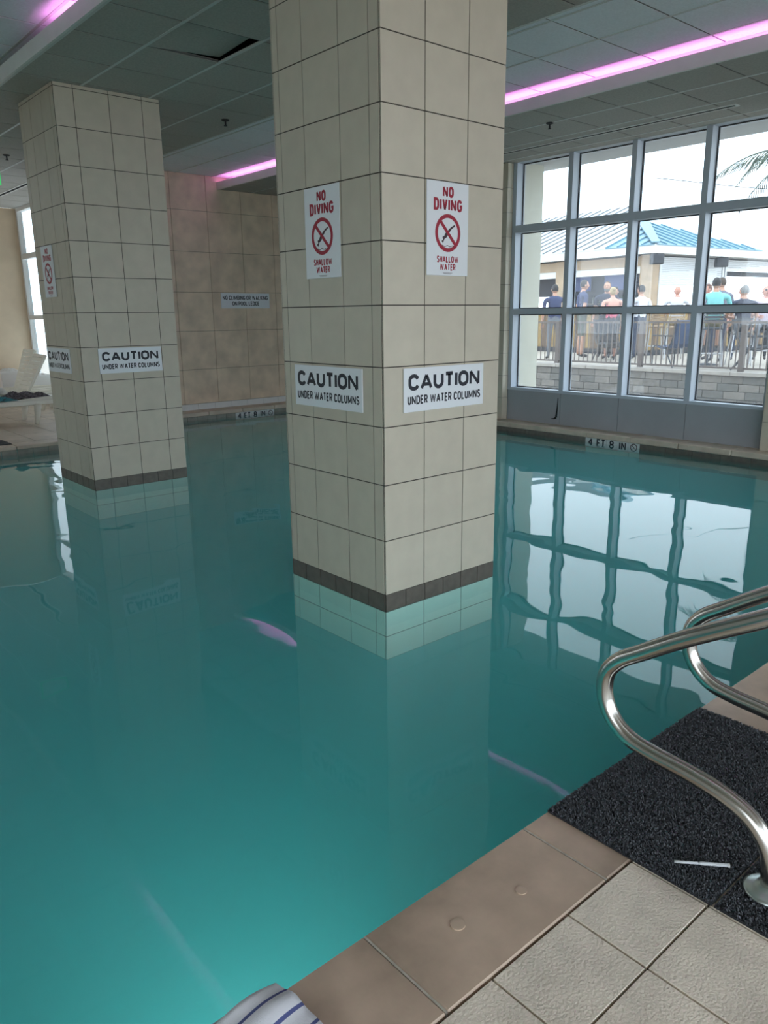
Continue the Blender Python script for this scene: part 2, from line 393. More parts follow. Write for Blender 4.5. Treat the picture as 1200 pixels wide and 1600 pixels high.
# plenum backing, fascias and cove lips
box('plenum', (-6, YN, 3.85), (6, 12.6, 3.95), m_void, ceil)
box('cove_fascia', (2.04, YN, ZC), (2.06, 8.36, 3.85), m_white, ceil)
box('cove_fascia', (-2.18, YN, ZC), (-2.16, 12.4, 3.85), m_white, ceil)
box('ceiling_board', (-6, YN, ZC), (-2.18, 12.4, ZC+.04), m_ceil, ceil)
for a, b in ((-.3, 2.05), (3.89, 5.88)): box('ceiling_board', (a, YN, ZC), (b, ZN, ZC+.04), m_ceil, ceil)
for a, b in ((-2.16, -.16), (2.05, 4.05)): box('ceiling_board', (a, YN, ZR), (b, ZN, ZR+.04), m_ceillit, ceil)
for xl, xr, y1 in ((3.87, 4.05, 8.36), (-.33, -.16, 12.4)):
    box('cove_lip', (xl, YN, ZC-.004), (xl+.02, y1, ZC+.105), m_white, ceil)
    box('cove_shelf', (xl+.02, YN, ZC+.024), (xr, y1, ZC+.034), m_white, ceil)
    box('cove_back', (xr, YN, ZC+.03), (xr+.012, y1, ZR+.05), m_white, ceil)
def led(name, x0, x1, y0, y1, label):
    e = empty(name, (x0, y0, ZC+.034)); tag(e, label, 'light')
    box('diffuser', (0, 0, .012), (x1-x0, y1-y0, .03), m_pink, e)
    box('channel', (-.006, 0, 0), (x1-x0+.006, y1-y0, .012), m_white, e)
led('cove_light', 3.935, 3.965, -5.0, 8.2, 'long pink strip light in the cove beside the big window')
led('cove_light', -.27, -.24, -5.0, 3.25, 'pink strip light in the cove in front of the far column')
# slot diffusers
for x0, y0, y1, p in ((5.24, .88, 4.4, 1), (1.36, 8.5, 12.3, 2)):
    e = empty('slot_diffuser', (x0, y0, ZC)); tag(e, ('long white slot air diffuser in the ceiling by the big window', 'slot air diffuser in the ceiling above the loungers')[p-1], 'air diffuser')
    for a in (0, .075): box('flange', (a, 0, -.008), (a+.022, y1-y0, .002), m_white, e)
    box('flange', (0, 0, -.008), (.097, .022, .002), m_white, e)
    box('slot', (.022, .022, -.004), (.075, y1-y0, .0015), m_void, e)
# sprinklers
for (x, y), lb in zip(((1.769, 4.41), (.579, 7.529), (4.46, 2.46)), ('small ceiling sprinkler head between the two columns', 'small ceiling sprinkler head over the far deck', 'small ceiling sprinkler head near the big window')):
    e = empty('sprinkler', (x, y, ZC)); tag(e, lb, 'sprinkler', 'ceiling sprinklers')
    bm = bmesh.new(); add_lathe(bm, [(.04, 0), (.04, -.006), (.03, -.012)], 16); obj('escutcheon', bm, m_dark, e)
    bm = bmesh.new(); add_tube(bm, [(0, 0, -.01), (0, 0, -.055)], .009, 8); obj('stem', bm, m_dark, e)
    bm = bmesh.new(); add_lathe(bm, [(.018, -.055), (.018, -.059)], 12); obj('deflector', bm, m_dark, e)
# exit sign at the far end
e = empty('exit_sign', (.02, 6.98, 3.05)); tag(e, 'green framed exit sign hanging from ceiling at the frame edge', 'sign')
box('housing', (0, 0, 0), (.30, .05, .19), m_white, e)
for lo, hi in (((0, -.006, 0), (.30, 0, .02)), ((0, -.006, .17), (.30, 0, .19)), ((0, -.006, .02), (.02, 0, .17)), ((.28, -.006, .02), (.30, 0, .17))): box('border', lo, hi, m_green, e)
box('hanger', (.14, .02, .19), (.16, .04, ZC-3.05), m_white, e)

# ------------------------------------------------------------------ columns
def column(x0, y0, sx, sy, wx_, wy_, label):
    """near corner at x0, y0; sx, sy: seam offsets on the -Y and -X faces"""
    c = empty('tiled_column', (x0, y0, 0)); tag(c, label, 'column', 'tiled columns standing in the pool', 'thing')
    q = .003
    box('core', (q, q, -.005), (wx_-q, wy_-q, ZC-.004), m_grout, c)
    box('core', (q, q, -.29), (wx_-q, wy_-q, -.005), m_mgrout, c)
    box('shaft', (.004, .004, -1.42), (wx_-.004, wy_-.004, -.29), m_plaster, c)
    zs = [.093 + .305*r for r in range(12)] + [ZC]
    g = .0030
    def faces(a, b, z0, z1, side, m, nm):
        if side == 0: box(nm, (a+g, 0, z0+g), (b-g, .012, z1-g), m, c)
        if side == 1: box(nm, (0, a+g, z0+g), (.012, b-g, z1-g), m, c)
        if side == 2: box(nm, (a+g, wy_-.012, z0+g), (b-g, wy_, z1-g), m, c)
        if side == 3: box(nm, (wx_-.012, a+g, z0+g), (wx_, b-g, z1-g), m, c)
    for side in range(4):
        s = sx if side in (0, 2) else sy
        last = len(s)-2
        for i, (a, b) in enumerate(zip(s, s[1:])):
            if side in (1, 3):          # keep corners from overlapping
                a = a + (.0122 if i == 0 else 0); b = b - (.0122 if i == last else 0)
            for z0, z1 in zip(zs, zs[1:]):
                faces(a, b, z0, z1, side, m_ctile if random.random() < .6 else m_ctileb, 'tile')
            for z0, z1 in ((-.15, -.006), (-.288, -.15)): faces(a, b, z0, z1, side, m_mint, 'pool_tile')
        wl_ = s[-1]; n = 6
        for k in range(n):
            a, b = wl_*k/n, wl_*(k+1)/n
            if side in (1, 3): a += .0122 if k == 0 else 0; b -= .0122 if k == n-1 else 0
            faces(a, b, -.004, .0945, side, m_band, 'band_tile')
    return c
C1 = column(0, 0, [0, .287, .594, .882], [0, .085, .312, .614, .831, .895], .882, .895, 'tall square tiled column nearest the camera with four warning signs')
C2 = column(-.012, 4.135, [0, .166, .471, .774, .944], [0, .085, .312, .614, .831, .92], .944, .92, 'square tiled column farther away, reaching the dark ceiling near the loungers')

# ------------------------------------------------------------------ signs
def arc(cx, cy, rx, ry, a0, a1, n=7):
    return [(cx+rx*math.cos(math.radians(a0+(a1-a0)*k/n)), cy+ry*math.sin(math.radians(a0+(a1-a0)*k/n))) for k in range(n+1)]
# bold sans capitals as centre lines in a unit box: (relative width, [(points, closed)])
GL = {
 'A': (1.2, [([(0, 0), (.5, 1), (1, 0)], 0), ([(.2, .3), (.8, .3)], 0)]),
 'B': (.95, [([(0, 0), (0, 1), (.55, 1)] + arc(.6, .76, .32, .24, 80, -90) + [(0, .52)], 0), ([(0, .52), (.6, .52)] + arc(.62, .26, .38, .26, 90, -90) + [(0, 0)], 0)]),
 'C': (1.0, [(arc(.5, .68, .5, .32, 15, 180) + arc(.5, .32, .5, .32, 180, 345), 0)]),
 'D': (.98, [([(0, 0), (0, 1), (.5, 1)] + arc(.5, .65, .5, .35, 90, 0) + arc(.5, .35, .5, .35, 0, -90), 1)]),
 'E': (.82, [([(1, 1), (0, 1), (0, 0), (1, 0)], 0), ([(0, .52), (.9, .52)], 0)]),
 'F': (.78, [([(1, 1), (0, 1), (0, 0)], 0), ([(0, .5), (.88, .5)], 0)]),
 'G': (1.02, [(arc(.5, .68, .5, .32, 20, 180) + arc(.5, .32, .5, .32, 180, 360) + [(1, .46), (.55, .46)], 0)]),
 'H': (.98, [([(0, 0), (0, 1)], 0), ([(1, 0), (1, 1)], 0), ([(0, .52), (1, .52)], 0)]),
 'I': (0, [([(.5, 0), (.5, 1)], 0)]),
 'K': (1.0, [([(0, 0), (0, 1)], 0), ([(1, 1), (.08, .42)], 0), ([(.36, .6), (1, 0)], 0)]),
 'L': (.80, [([(0, 1), (0, 0), (1, 0)], 0)]),
 'M': (1.45, [([(0, 0), (0, 1), (.5, .12), (1, 1), (1, 0)], 0)]),
 'N': (1.12, [([(0, 0), (0, 1), (1, 0), (1, 1)], 0)]),
 'O': (1.06, [(arc(.5, .66, .5, .34, 0, 180) + arc(.5, .34, .5, .34, 180, 360), 1)]),
 'P': (.9, [([(0, 0), (0, 1), (.55, 1)] + arc(.6, .73, .4, .27, 85, -90) + [(0, .46)], 0)]),
 'R': (.96, [([(0, 0), (0, 1), (.55, 1)] + arc(.6, .74, .38, .26, 85, -90) + [(0, .48)], 0), ([(.5, .48), (1, 0)], 0)]),
 'S': (.92, [(arc(.5, .76, .46, .24, 25, 250) + arc(.5, .25, .5, .25, 75, -160), 0)]),
 'T': (.92, [([(0, 1), (1, 1)], 0), ([(.5, 1), (.5, 0)], 0)]),
 'U': (.98, [([(0, 1), (0, .4)] + arc(.5, .36, .5, .36, 180, 360) + [(1, .4), (1, 1)], 0)]),
 'V': (1.0, [([(0, 1), (.5, 0), (1, 1)], 0)]),
 'W': (1.95, [([(0, 1), (.25, 0), (.5, .95), (.75, 0), (1, 1)], 0)]),
 '4': (.9, [([(.72, 0), (.72, 1), (0, .28), (1, .28)], 0)]),
 '8': (.9, [(arc(.5, .76, .42, .24, 0, 360, 12)[:-1], 1), (arc(.5, .26, .5, .26, 0, 360, 12)[:-1], 1)]),
}
def stroke(bm, pts, t, closed, d):
    P = [Vector((x, y, 0)) for x, y in pts]; n = len(P); L, Rr = [], []
    if (P[0]-P[-1]).length < 1e-6 and closed: P = P[:-1]; n -= 1
    for i, p in enumerate(P):
        a = P[i-1] if (i > 0 or closed) else None; b = P[(i+1) % n] if (i < n-1 or closed) else None
        da = (p-a).normalized() if a is not None else (b-p).normalized(); db = (b-p).normalized() if b is not None else da
        na = Vector((-da.y, da.x, 0)); nb = Vector((-db.y, db.x, 0)); m_ = na+nb
        m_ = m_.normalized() if m_.length > 1e-4 else na
        o_ = m_*(t/2/max(.42, m_.dot(na))); L.append(p+o_); Rr.append(p-o_)
    if not closed:                  # sharp corners: butt the strokes instead of mitring them
        for i in range(1, n-1):
            if (P[i]-P[i-1]).normalized().dot((P[i+1]-P[i]).normalized()) < -.1:
                stroke(bm, pts[:i+1], t, False, d); stroke(bm, pts[i:], t, False, d); return
    hi = [(bm.verts.new(l+Vector((0, 0, d))), bm.verts.new(r_+Vector((0, 0, d)))) for l, r_ in zip(L, Rr)]
    lo = [(bm.verts.new(l), bm.verts.new(r_)) for l, r_ in zip(L, Rr)]
    for i in range(n if closed else n-1):
        j = (i+1) % n
        bm.faces.new((hi[i][0], hi[i][1], hi[j][1], hi[j][0])); bm.faces.new((lo[i][0], lo[j][0], hi[j][0], hi[i][0])); bm.faces.new((lo[i][1], hi[i][1], hi[j][1], lo[j][1]))
def text_bm(body, wd, ht, bold=.02, depth=.0006):
    """capitals in strokes of about bold*8 letter heights, fitted into wd x ht"""
    t = ht*bold
    adv = sum(GL[c][0] if c != ' ' else .55 for c in body); n = len(body.replace(' ', ''))
    gap = t*.34; free = wd - t*n - gap*(len(body)-1)
    u = free/adv; x = -wd/2; bm = bmesh.new()
    for c in body:
        if c == ' ': x += .55*u + gap; continue
        w_, st = GL[c]; w_ = w_*u; k = {'W': .68, 'M': .75, 'N': .86, 'A': .92, 'V': .92, 'K': .92, '8': .85, 'B': .9, 'R': .92, 'S': .92}.get(c, 1)
        for pts, cl in st: stroke(bm, [(x+t/2+px*w_, -ht/2+t*k/2+py*(ht-t*k)) for px, py in pts], t*k, cl, depth)
        x += w_ + t + gap
    for q in bm.verts: q.co.y = max(-ht/2, min(ht/2, q.co.y)); q.co.x = max(-wd/2, min(wd/2, q.co.x))
    bmesh.ops.recalc_face_normals(bm, faces=bm.faces)
    return bm
# sign faces are drawn in local XY (x right, y up), z towards the viewer
def sign_root(name, loc, facing, **kw):
    e = empty(name, loc); tag(e, **kw)
    e.rotation_euler = {'-y': (math.pi/2, 0, 0), '-x': (math.pi/2, 0, -math.pi/2)}[facing]
    return e
T_ = .004
def put(e, bm, m, x, y, name='lettering', z=T_):
    return obj(name, bm, m, e, (x, y, z))
LET = {}
def text_part(e, body, wd, ht, m, x, y, bold=.02, z=T_):
    k = (body, wd, ht, m.name)
    if k in LET:
        o = bpy.data.objects.new('lettering', LET[k]); o.location = (x, y, z); return link(o, e)
    o = put(e, text_bm(body, wd, ht, bold), m, x, y, z=z); LET[k] = o.data; return o
def prism(pts, d):
    bm = bmesh.new(); lo = [bm.verts.new((x, y, 0)) for x, y in pts]; hi = [bm.verts.new((x, y, d)) for x, y in pts]
    bm.faces.new(lo[::-1]); bm.faces.new(hi); n = len(pts)
    for k in range(n): bm.faces.new((lo[k], lo[(k+1) % n], hi[(k+1) % n], hi[k]))
    bmesh.ops.recalc_face_normals(bm, faces=bm.faces); return bm
def ring_bm(r0, r1, d, n=40):
    bm = bmesh.new(); v = []
    for k in range(n):
        c, s = math.cos(2*math.pi*k/n), math.sin(2*math.pi*k/n)
        v.append([bm.verts.new((r*c, r*s, z)) for r, z in ((r0, 0), (r1, 0), (r1, d), (r0, d))])
    for k in range(n):
        a, b = v[k], v[(k+1) % n]
        for i in range(4): bm.faces.new((a[i], b[i], b[(i+1) % 4], a[(i+1) % 4]))
    bmesh.ops.recalc_face_normals(bm, faces=bm.faces); return bm
def no_diving(loc, facing, label):
    e = sign_root('no_diving_sign', loc, facing, label=label, cat='sign', group='no diving signs on the columns')
    bm = bmesh.new(); add_box(bm, (-.1525, -.2285, 0), (.1525, .2285, T_), .001); obj('panel', bm, m_signw, e)
    text_part(e, 'NO', .080, .054, m_red, 0, .181, .24)
    text_part(e, 'DIVING', .208, .060, m_red, 0, .119, .225)
    put(e, ring_bm(.074, .093, .0008), m_red, 0, -.018, 'prohibition_ring')
    put(e, prism([(-.062, .050), (-.050, .062), (.062, -.050), (.050, -.062)], .0014), m_red, 0, -.018, 'prohibition_slash')
    dv = [(-.046, -.040), (-.036, -.050), (-.026, -.030), (-.008, -.020), (.002, -.004), (.028, .022), (.052, .036), (.050, .044), (.022, .030), (-.008, .008), (-.020, -.002), (-.026, -.014), (-.040, -.020), (-.034, -.032)]
    put(e, prism(dv, .0010), m_ink, 0, -.018, 'diver_pictogram')
    wv = [(-.05+.1*k/12, -.062+.003*math.sin(k*1.4)) for k in range(13)]
    put(e, prism(wv+[(x, y-.003) for x, y in wv[::-1]], .0008), m_ink, 0, -.018, 'wave_line')
    text_part(e, 'SHALLOW', .160, .034, m_red, 0, -.147, .20)
    text_part(e, 'WATER', .118, .034, m_red, 0, -.186, .20)
    box('small_print', (-.035, -.2165, T_), (.035, -.2145, T_+.0004), m_ink, e); box('small_print', (-.028, -.2205, T_), (.028, -.219, T_+.0004), m_ink, e)
    return e
def caution(loc, facing, label, tilt=0):
    e = sign_root('caution_sign', loc, facing, label=label, cat='sign', group='underwater column caution signs')
    bm = bmesh.new(); add_box(bm, (-.305, -.114, 0), (.305, .114, .008), .001); obj('panel', bm, m_signw, e)
    text_part(e, 'CAUTION', .548, .086, m_navy, 0, .040, .235, .008)
    text_part(e, 'UNDER WATER COLUMNS', .562, .047, m_navy, 0, -.052, .19, .008)
    return e
no_diving((-.004, .471, 1.994), '-x', 'white no diving sign on the shaded side of the nearest column')
no_diving((.446, -.004, 1.996), '-y', 'white no diving sign on the brighter side of the nearest column')
no_diving((-.016, 4.72, 1.994), '-x', 'small no diving sign on the shaded side of the farther column')
caution((-.002, .466, 1.187), '-x', 'white caution underwater columns sign on the shaded side of nearest column')
caution((.436, -.002, 1.188), '-y', 'white caution underwater columns sign on the brighter side of nearest column')
caution((.446, 4.133, 1.187), '-y', 'white caution underwater columns sign on bright side of farther column')
caution((-.014, 4.715, 1.184), '-x', 'caution sign seen at a slant on the shaded side of farther column')
e = sign_root('pool_ledge_sign', (4.28, 8.358, 1.816), '-y', label='white no climbing or walking on pool ledge sign on brown wall', cat='sign')
bm = bmesh.new(); add_box(bm, (-.455, -.118, 0), (.455, .118, .008), .001); obj('panel', bm, m_signw, e)
text_part(e, 'NO CLIMBING OR WALKING', .85, .070, m_navy, 0, .045, .18, .008); text_part(e, 'ON POOL LEDGE', .51, .066, m_navy, 0, -.045, .18, .008)
def depth_marker(loc, facing, wd, m, label):
    e = sign_root('depth_marker', loc, facing, label=label, cat='depth marker', group='four foot eight depth markers')
    n = 5
    for k in range(n): box('marker_tile', (-wd/2+wd*k/n+.0015, -.075, -.012), (-wd/2+wd*(k+1)/n-.0015, .058, .003), m, e)
    for t, k, tw in (('4', -2, .078), ('FT', -1, .125), ('8', 0, .072), ('IN', 1, .095)): text_part(e, t, tw, .098, m_navy, k*wd/n, -.008, .20, .003)
    put(e, ring_bm(.036, .046, .0008, 24), m_ink, 2*wd/n, -.008, 'prohibition_ring', .003)
    put(e, prism([(-.03, .024), (-.024, .03), (.03, -.024), (.024, -.03)], .0008), m_ink, 2*wd/n, -.008, 'prohibition_slash', .003)
m_marka = mat('marker_tile', (.66, .68, .68, 1), .4)
depth_marker((4.14, BE+.018, .004), '-y', .74, m_marka, 'white tile depth marker at the waterline below the brown wall')
depth_marker((WE+.026, 2.215, .01), '-x', .755, m_marka, 'depth marker tiles at the waterline below the big window')
#PART2
# ------------------------------------------------------------------ hand rails
def rail(X, label):
    e = empty('hand_rail', (X, 0, ZD)); tag(e, label, 'hand rail', 'stainless pool hand rails')
    p = [(-2.338, .0), (-2.335, .07), (-2.318, .135), (-2.272, .190), (-2.20, .222), (-2.10, .240), (-1.99, .250), (-1.91, .266), (-1.855, .305), (-1.822, .365), (-1.822, .440), (-1.862, .497), (-1.935, .548), (-2.05, .625), (-2.20, .715), (-2.40, .830), (-2.56, .895), (-2.68, .875), (-2.745, .79), (-2.76, .66), (-2.76, .3), (-2.76, 0)]
    bm = bmesh.new(); add_tube(bm, bez([(0, y, z) for y, z in p], 8), .0245, 20); obj('tube', bm, m_steel, e, smooth=True)
    for y in (-2.338, -2.76):
        bm = bmesh.new(); add_lathe(bm, [(.064, .010), (.064, .015), (.056, .021), (.040, .026), (.0265, .030), (.0262, .033)], 28, (0, y)); obj('flange', bm, m_flange, e, smooth=True)
    return e
rail(-.722, 'curved stainless hand rail with a round base flange on the black mat')
rail(-.222, 'curved stainless hand rail partly hidden behind the other rail')

# ------------------------------------------------------------------ black mats: a slab and a pile of short coils
def mat_mesh(name, x0, x1, y0, y1, n, label, z=ZD, h=.012):
    e = empty(name, (x0, y0, z)); tag(e, label, 'mat')
    bm = bmesh.new(); add_box(bm, (0, 0, 0), (x1-x0, y1-y0, h*.55), .002); obj('backing', bm, m_black, e)
    V, F, k = [], [], 0
    for _ in range(n):
        px, py = random.uniform(.002, x1-x0-.002), random.uniform(.002, y1-y0-.002)
        a = random.uniform(0, 6.283); l = random.uniform(.004, .009); wd = .0017; hz = random.uniform(h*.7, h*1.25)
        cx, sx = math.cos(a), math.sin(a)
        b = h*.5
        V += [(px-l*cx, py-l*sx, b), (px-wd*sx, py+wd*cx, hz), (px+wd*sx, py-wd*cx, hz-.001), (px+l*cx, py+l*sx, b)]
        F += [(k, k+2, k+1), (k+1, k+2, k+3)]; k += 4
    me = bpy.data.meshes.new('pile'); me.from_pydata(V, [], F); me.materials.append(m_pile)
    o = bpy.data.objects.new('pile', me); link(o, e); o['kind'] = 'stuff'
    return e
m_pile = mat('mat_pile', (.055, .060, .070, 1), .4, noise=(170, .9, 2))
mat_mesh('pool_mat', -.873, .065, -2.258, -1.742, 60000, 'rough black mat at the pool edge under both hand rails')
mat_mesh('pool_mat', -.873, .065, -2.69, -2.264, 26000, 'black mat farther from the pool, behind the first mat')
mat_mesh('pool_mat', -.7, .055, LE+.19, LE+.62, 2000, 'dark grey mat on the far deck beside the loungers')

# small clear tube on the mat
a, b = Vector((-.812, -2.122, ZD+.02)), Vector((-.716, -2.225, ZD+.018))
e = empty('plastic_tube', a); tag(e, 'slim clear plastic tube lying on the black mat', 'tube')
m_clear = mat('clear_plastic', (.72, .74, .76, 1), .18, spec=.8)
d = b-a
bm = bmesh.new(); add_tube(bm, [Vector(), d*.45], .0045, 10, taper=[.0042, .0036]); obj('tip', bm, m_clear, e, smooth=True)
bm = bmesh.new(); add_tube(bm, [d*.45, d*.5, d*.97, d], .005, 10, taper=[.0036, .0048, .0052, .0052]); obj('barrel', bm, m_clear, e, smooth=True)
bm = bmesh.new(); add_tube(bm, [d, d*1.03], .0058, 10); obj('end_cap', bm, m_tub, e)

# ------------------------------------------------------------------ striped towel at the pool edge
def stripes_mat(name, base, stripe, axis, period, width, lo=-9, hi=9):
    m = bpy.data.materials.new(name); m.use_nodes = True; nt = m.node_tree; b = nt.nodes['Principled BSDF']; b.inputs['Roughness'].default_value = .95
    tc = nt.nodes.new('ShaderNodeTexCoord'); sp = nt.nodes.new('ShaderNodeSeparateXYZ'); nt.links.new(tc.outputs['UV'], sp.inputs[0])
    md = nt.nodes.new('ShaderNodeMath'); md.operation = 'FRACT'; sc = nt.nodes.new('ShaderNodeMath'); sc.operation = 'DIVIDE'; sc.inputs[1].default_value = period
    nt.links.new(sp.outputs[axis], sc.inputs[0]); nt.links.new(sc.outputs[0], md.inputs[0])
    lt = nt.nodes.new('ShaderNodeMath'); lt.operation = 'LESS_THAN'; lt.inputs[1].default_value = width; nt.links.new(md.outputs[0], lt.inputs[0])
    mx = nt.nodes.new('ShaderNodeMix'); mx.data_type = 'RGBA'; mx.inputs['A'].default_value = base; mx.inputs['B'].default_value = stripe
    nt.links.new(lt.outputs[0], mx.inputs['Factor']); nt.links.new(mx.outputs['Result'], b.inputs['Base Color'])
    n = nt.nodes.new('ShaderNodeTexNoise'); n.inputs['Scale'].default_value = 260; bp = nt.nodes.new('ShaderNodeBump'); bp.inputs['Strength'].default_value = .7; bp.inputs['Distance'].default_value = .003
    nt.links.new(n.outputs['Fac'], bp.inputs['Height']); nt.links.new(bp.outputs[0], b.inputs['Normal']); return m
def cloth(name, nx, ny, fn, m, parent=None, th=.004):
    """sheet from fn(u, v), thickened; uv = (u, v)"""
    bm = bmesh.new(); uvl = bm.loops.layers.uv.new('UVMap'); g = [[bm.verts.new(fn(i/nx, j/ny)) for j in range(ny+1)] for i in range(nx+1)]
    for i in range(nx):
        for j in range(ny):
            f = bm.faces.new((g[i][j], g[i+1][j], g[i+1][j+1], g[i][j+1]))
            for l, (a_, b_) in zip(f.loops, ((i, j), (i+1, j), (i+1, j+1), (i, j+1))): l[uvl].uv = (a_/nx, b_/ny)
    o = obj(name, bm, m, parent, smooth=True)
    s = o.modifiers.new('thick', 'SOLIDIFY'); s.thickness = th; s.offset = 0
    return o
m_towel = stripes_mat('striped_towel', (.78, .78, .82, 1), (.10, .12, .30, 1), 1, .125, .16)
rt_ = random.Random(3)
ph = [(rt_.uniform(9, 30), rt_.uniform(9, 30), rt_.uniform(0, 6)) for _ in range(5)]
def towel_fn(u, v):
    x = -2.62 + .775*u; y = -2.10 + .43*v
    x += .012*math.sin(9*y) if u > .9 else 0
    z = ZD + .022 + sum(.006*math.sin(a_*x+b_*y+c_) for a_, b_, c_ in ph)*.95 + .016*math.exp(-((y+1.80)/.03)**2)
    if y > NE+.01: z = ZD + .02 - (y-NE-.01)*1.6
    return (x, y, max(z, ZD+.006) if y < NE+.01 else z)
tw = cloth('striped_towel', 70, 46, towel_fn, m_towel, None, .008)
tag(tw, 'white towel with navy stripes lying over the pool edge', 'towel')
# ------------------------------------------------------------------ loungers on the far deck
def lounger(loc, back, label):
    """long axis local x; head (backrest) end at +x"""
    e = empty('sun_lounger', loc); tag(e, label, 'lounger', 'white resin loungers on the far deck')
    L, W = 1.9, .64
    for y in (0, W-.06): box('side_rail', (0, y, .27), (L, y+.06, .34), m_plasticw, e, .012)
    for k in range(16): box('slat', (.02+k*.075, .062, .315), (.085+k*.075, W-.062, .335), m_plasticw, e)
    for x_ in (.18, L-.30):
        for y in (.0, W-.05):
            bm = bmesh.new(); add_tube(bm, [(x_+.04, y+.025, .29), (x_+.02, y+.025, .12), (x_, y+.025, 0)], .04, 10, taper=[.055, .04, .026]); obj('leg', bm, m_plasticw, e, smooth=True)
    bm = bmesh.new()
    for y in (.03, W-.09): add_box(bm, (0, y-W/2, -.025), (.69, y+.06-W/2, .025), .01)
    add_box(bm, (.64, -W/2+.09, -.02), (.69, W/2-.09, .02))
    br = obj('backrest', bm, m_plasticw, e, (1.22, W/2, .32), rot=(0, -back, 0))
    for k in range(9): box('back_slat', (.01+.07*k, .092-W/2, 0), (.068+.07*k, W/2-.092, .022), m_plasticw, br)
    return e
lounger((-.72, 8.62, ZD), .06, 'white lounger nearest the pool edge, holding crumpled towels')
lounger((-.10, 9.72, ZD), math.radians(60), 'white lounger in the middle of the far deck, backrest half hidden by the column')
lounger((.14, 10.62, ZD), math.radians(70), 'white lounger at the end wall with its backrest raised high')
# towels and clothes on the first lounger
def heap(x0, x1, y0, y1, z, h, sd):
    r = random.Random(sd); q = [(r.uniform(14, 45), r.uniform(14, 45), r.uniform(0, 6)) for _ in range(5)]
    def fn(u, v):
        x = x0+(x1-x0)*u; y = y0+(y1-y0)*v
        k = min(1, 5*min(u, 1-u, v, 1-v)+.1)
        return (x, y, z + .006 + k*h*max(0, .5+.5*sum(math.sin(a*x+b*y+c) for a, b, c in q)/2.6))
    return fn
zl = ZD+.345
tag(cloth('towel', 26, 16, heap(-.2, .66, 8.64, 8.98, zl+.004, .05, 1), mat('teal_cotton', (.06, .24, .28, 1), .95, noise=(30, .3))), 'teal towel on the nearest lounger', 'towel')
tag(cloth('patterned_wrap', 40, 18, heap(.48, 1.16, 8.70, 9.12, zl+.012, .085, 2), mat('patterned_cloth', (.10, .085, .095, 1), .95, noise=(38, .9))), 'dark patterned wrap crumpled on the lounger beside the teal towel', 'wrap')
bm = bmesh.new(); add_ball(bm, (.30, 9.1, zl+.09), (.14, .11, .10), 14, 10)
hb = obj('beach_bag', bm, mat('brown_bag', (.20, .075, .03, 1), .8, noise=(20, .3)), None, smooth=True); tag(hb, 'brown beach bag behind the teal towel at the frame edge', 'bag')
bm = bmesh.new(); add_tube(bm, bez([(.22, 9.1, zl+.17), (.25, 9.08, zl+.25), (.35, 9.08, zl+.25), (.38, 9.1, zl+.17)], 6), .008, 8); obj('handle', bm, MATS['brown_bag'], hb, smooth=True)
tag(cloth('white_shirt', 16, 10, heap(.62, .86, 9.80, 10.2, ZD+.345, .09, 5), m_tub), 'white cloth rolled up on the middle lounger', 'cloth')
# storage tubs
def tub(x0, x1, y0, y1, h, label):
    e = empty('plastic_tub', ((x0+x1)/2, (y0+y1)/2, ZD)); tag(e, label, 'tub', 'white tubs at the end wall')
    w_, d_ = (x1-x0)/2, (y1-y0)/2; t = .012
    bm = bmesh.new()
    def ring(s, z): return [bm.verts.new((sx*w_*s, sy*d_*s, z)) for sx, sy in ((-1, -1), (1, -1), (1, 1), (-1, 1))]
    rs = [ring(.86, 0), ring(1, h), ring(.94, h), ring(.82, .02)]
    bm.faces.new(rs[0][::-1]); bm.faces.new(rs[3])
    for a_, b_ in zip(rs, rs[1:]):
        for k in range(4): bm.faces.new((a_[k], a_[(k+1) % 4], b_[(k+1) % 4], b_[k]))
    obj('body', bm, m_tub, e)
    for lo, hi in (((-w_-.015, -d_-.015, h-.03), (w_+.015, -d_, h+.006)), ((-w_-.015, d_, h-.03), (w_+.015, d_+.015, h+.006)), ((-w_-.015, -d_, h-.03), (-w_, d_, h+.006)), ((w_, -d_, h-.03), (w_+.015, d_, h+.006))): box('rim', lo, hi, m_tub, e)
    cloth('towel_fill', 14, 10, heap(-w_*.9, w_*.9, -d_*.9, d_*.9, h-.04, .09, int(x0*100)), m_tub, e)
tub(1.30, 1.72, 11.75, 12.25, .56, 'white towel tub behind the raised lounger backrest')
tub(1.62, 2.02, 11.33, 11.70, .50, 'white towel tub beside the far window, near the column edge')

# ------------------------------------------------------------------ outside: terrace wall, railing
DZ = .455
gx = empty('ground_exterior', kind='structure')
box('paving', (6.0, -40, -.6), (12.02, 40, -.45), m_concrete, gx)
box('terrace', (12.18, -12, -.6), (34, 30, DZ-.004), m_concrete, gx)
box('ground_strip', (-40, -40, -.6), (6.0, YN-.2, -.1), m_concrete, gx); box('ground_strip', (-40, YN-.2, -.6), (-6.3, 40, -.1), m_concrete, gx)  # unseen concrete ground outside, added to bounce skylight into the room
rw = empty('retaining_wall', (12.0, 0, 0)); tag(rw, 'low grey block retaining wall below the bronze railing', 'wall', kind='thing')
box('core', (.03, 0, -.45), (.19, 13, .38), MATS['block_c'], rw)
for r_ in range(6):
    z = .375 - (r_+1)*.147
    y = 1.5 - (.2 if r_ % 2 else 0)
    while y < 10.8:
        l = .395 + random.uniform(-.03, .03)
        box('block', (random.uniform(-.012, .006), y+.004, z+.004), (.05, y+l-.004, z+.143), random.choice(m_block), rw, .006); y += l
y = 1.4
while y < 10.8:
    box('cap_stone', (-.05, y+.003, .378), (.24, y+.797, DZ), mat('cap_stone', (.40, .36, .32, 1), .9, noise=(9, .15)), rw, .008); y += .8
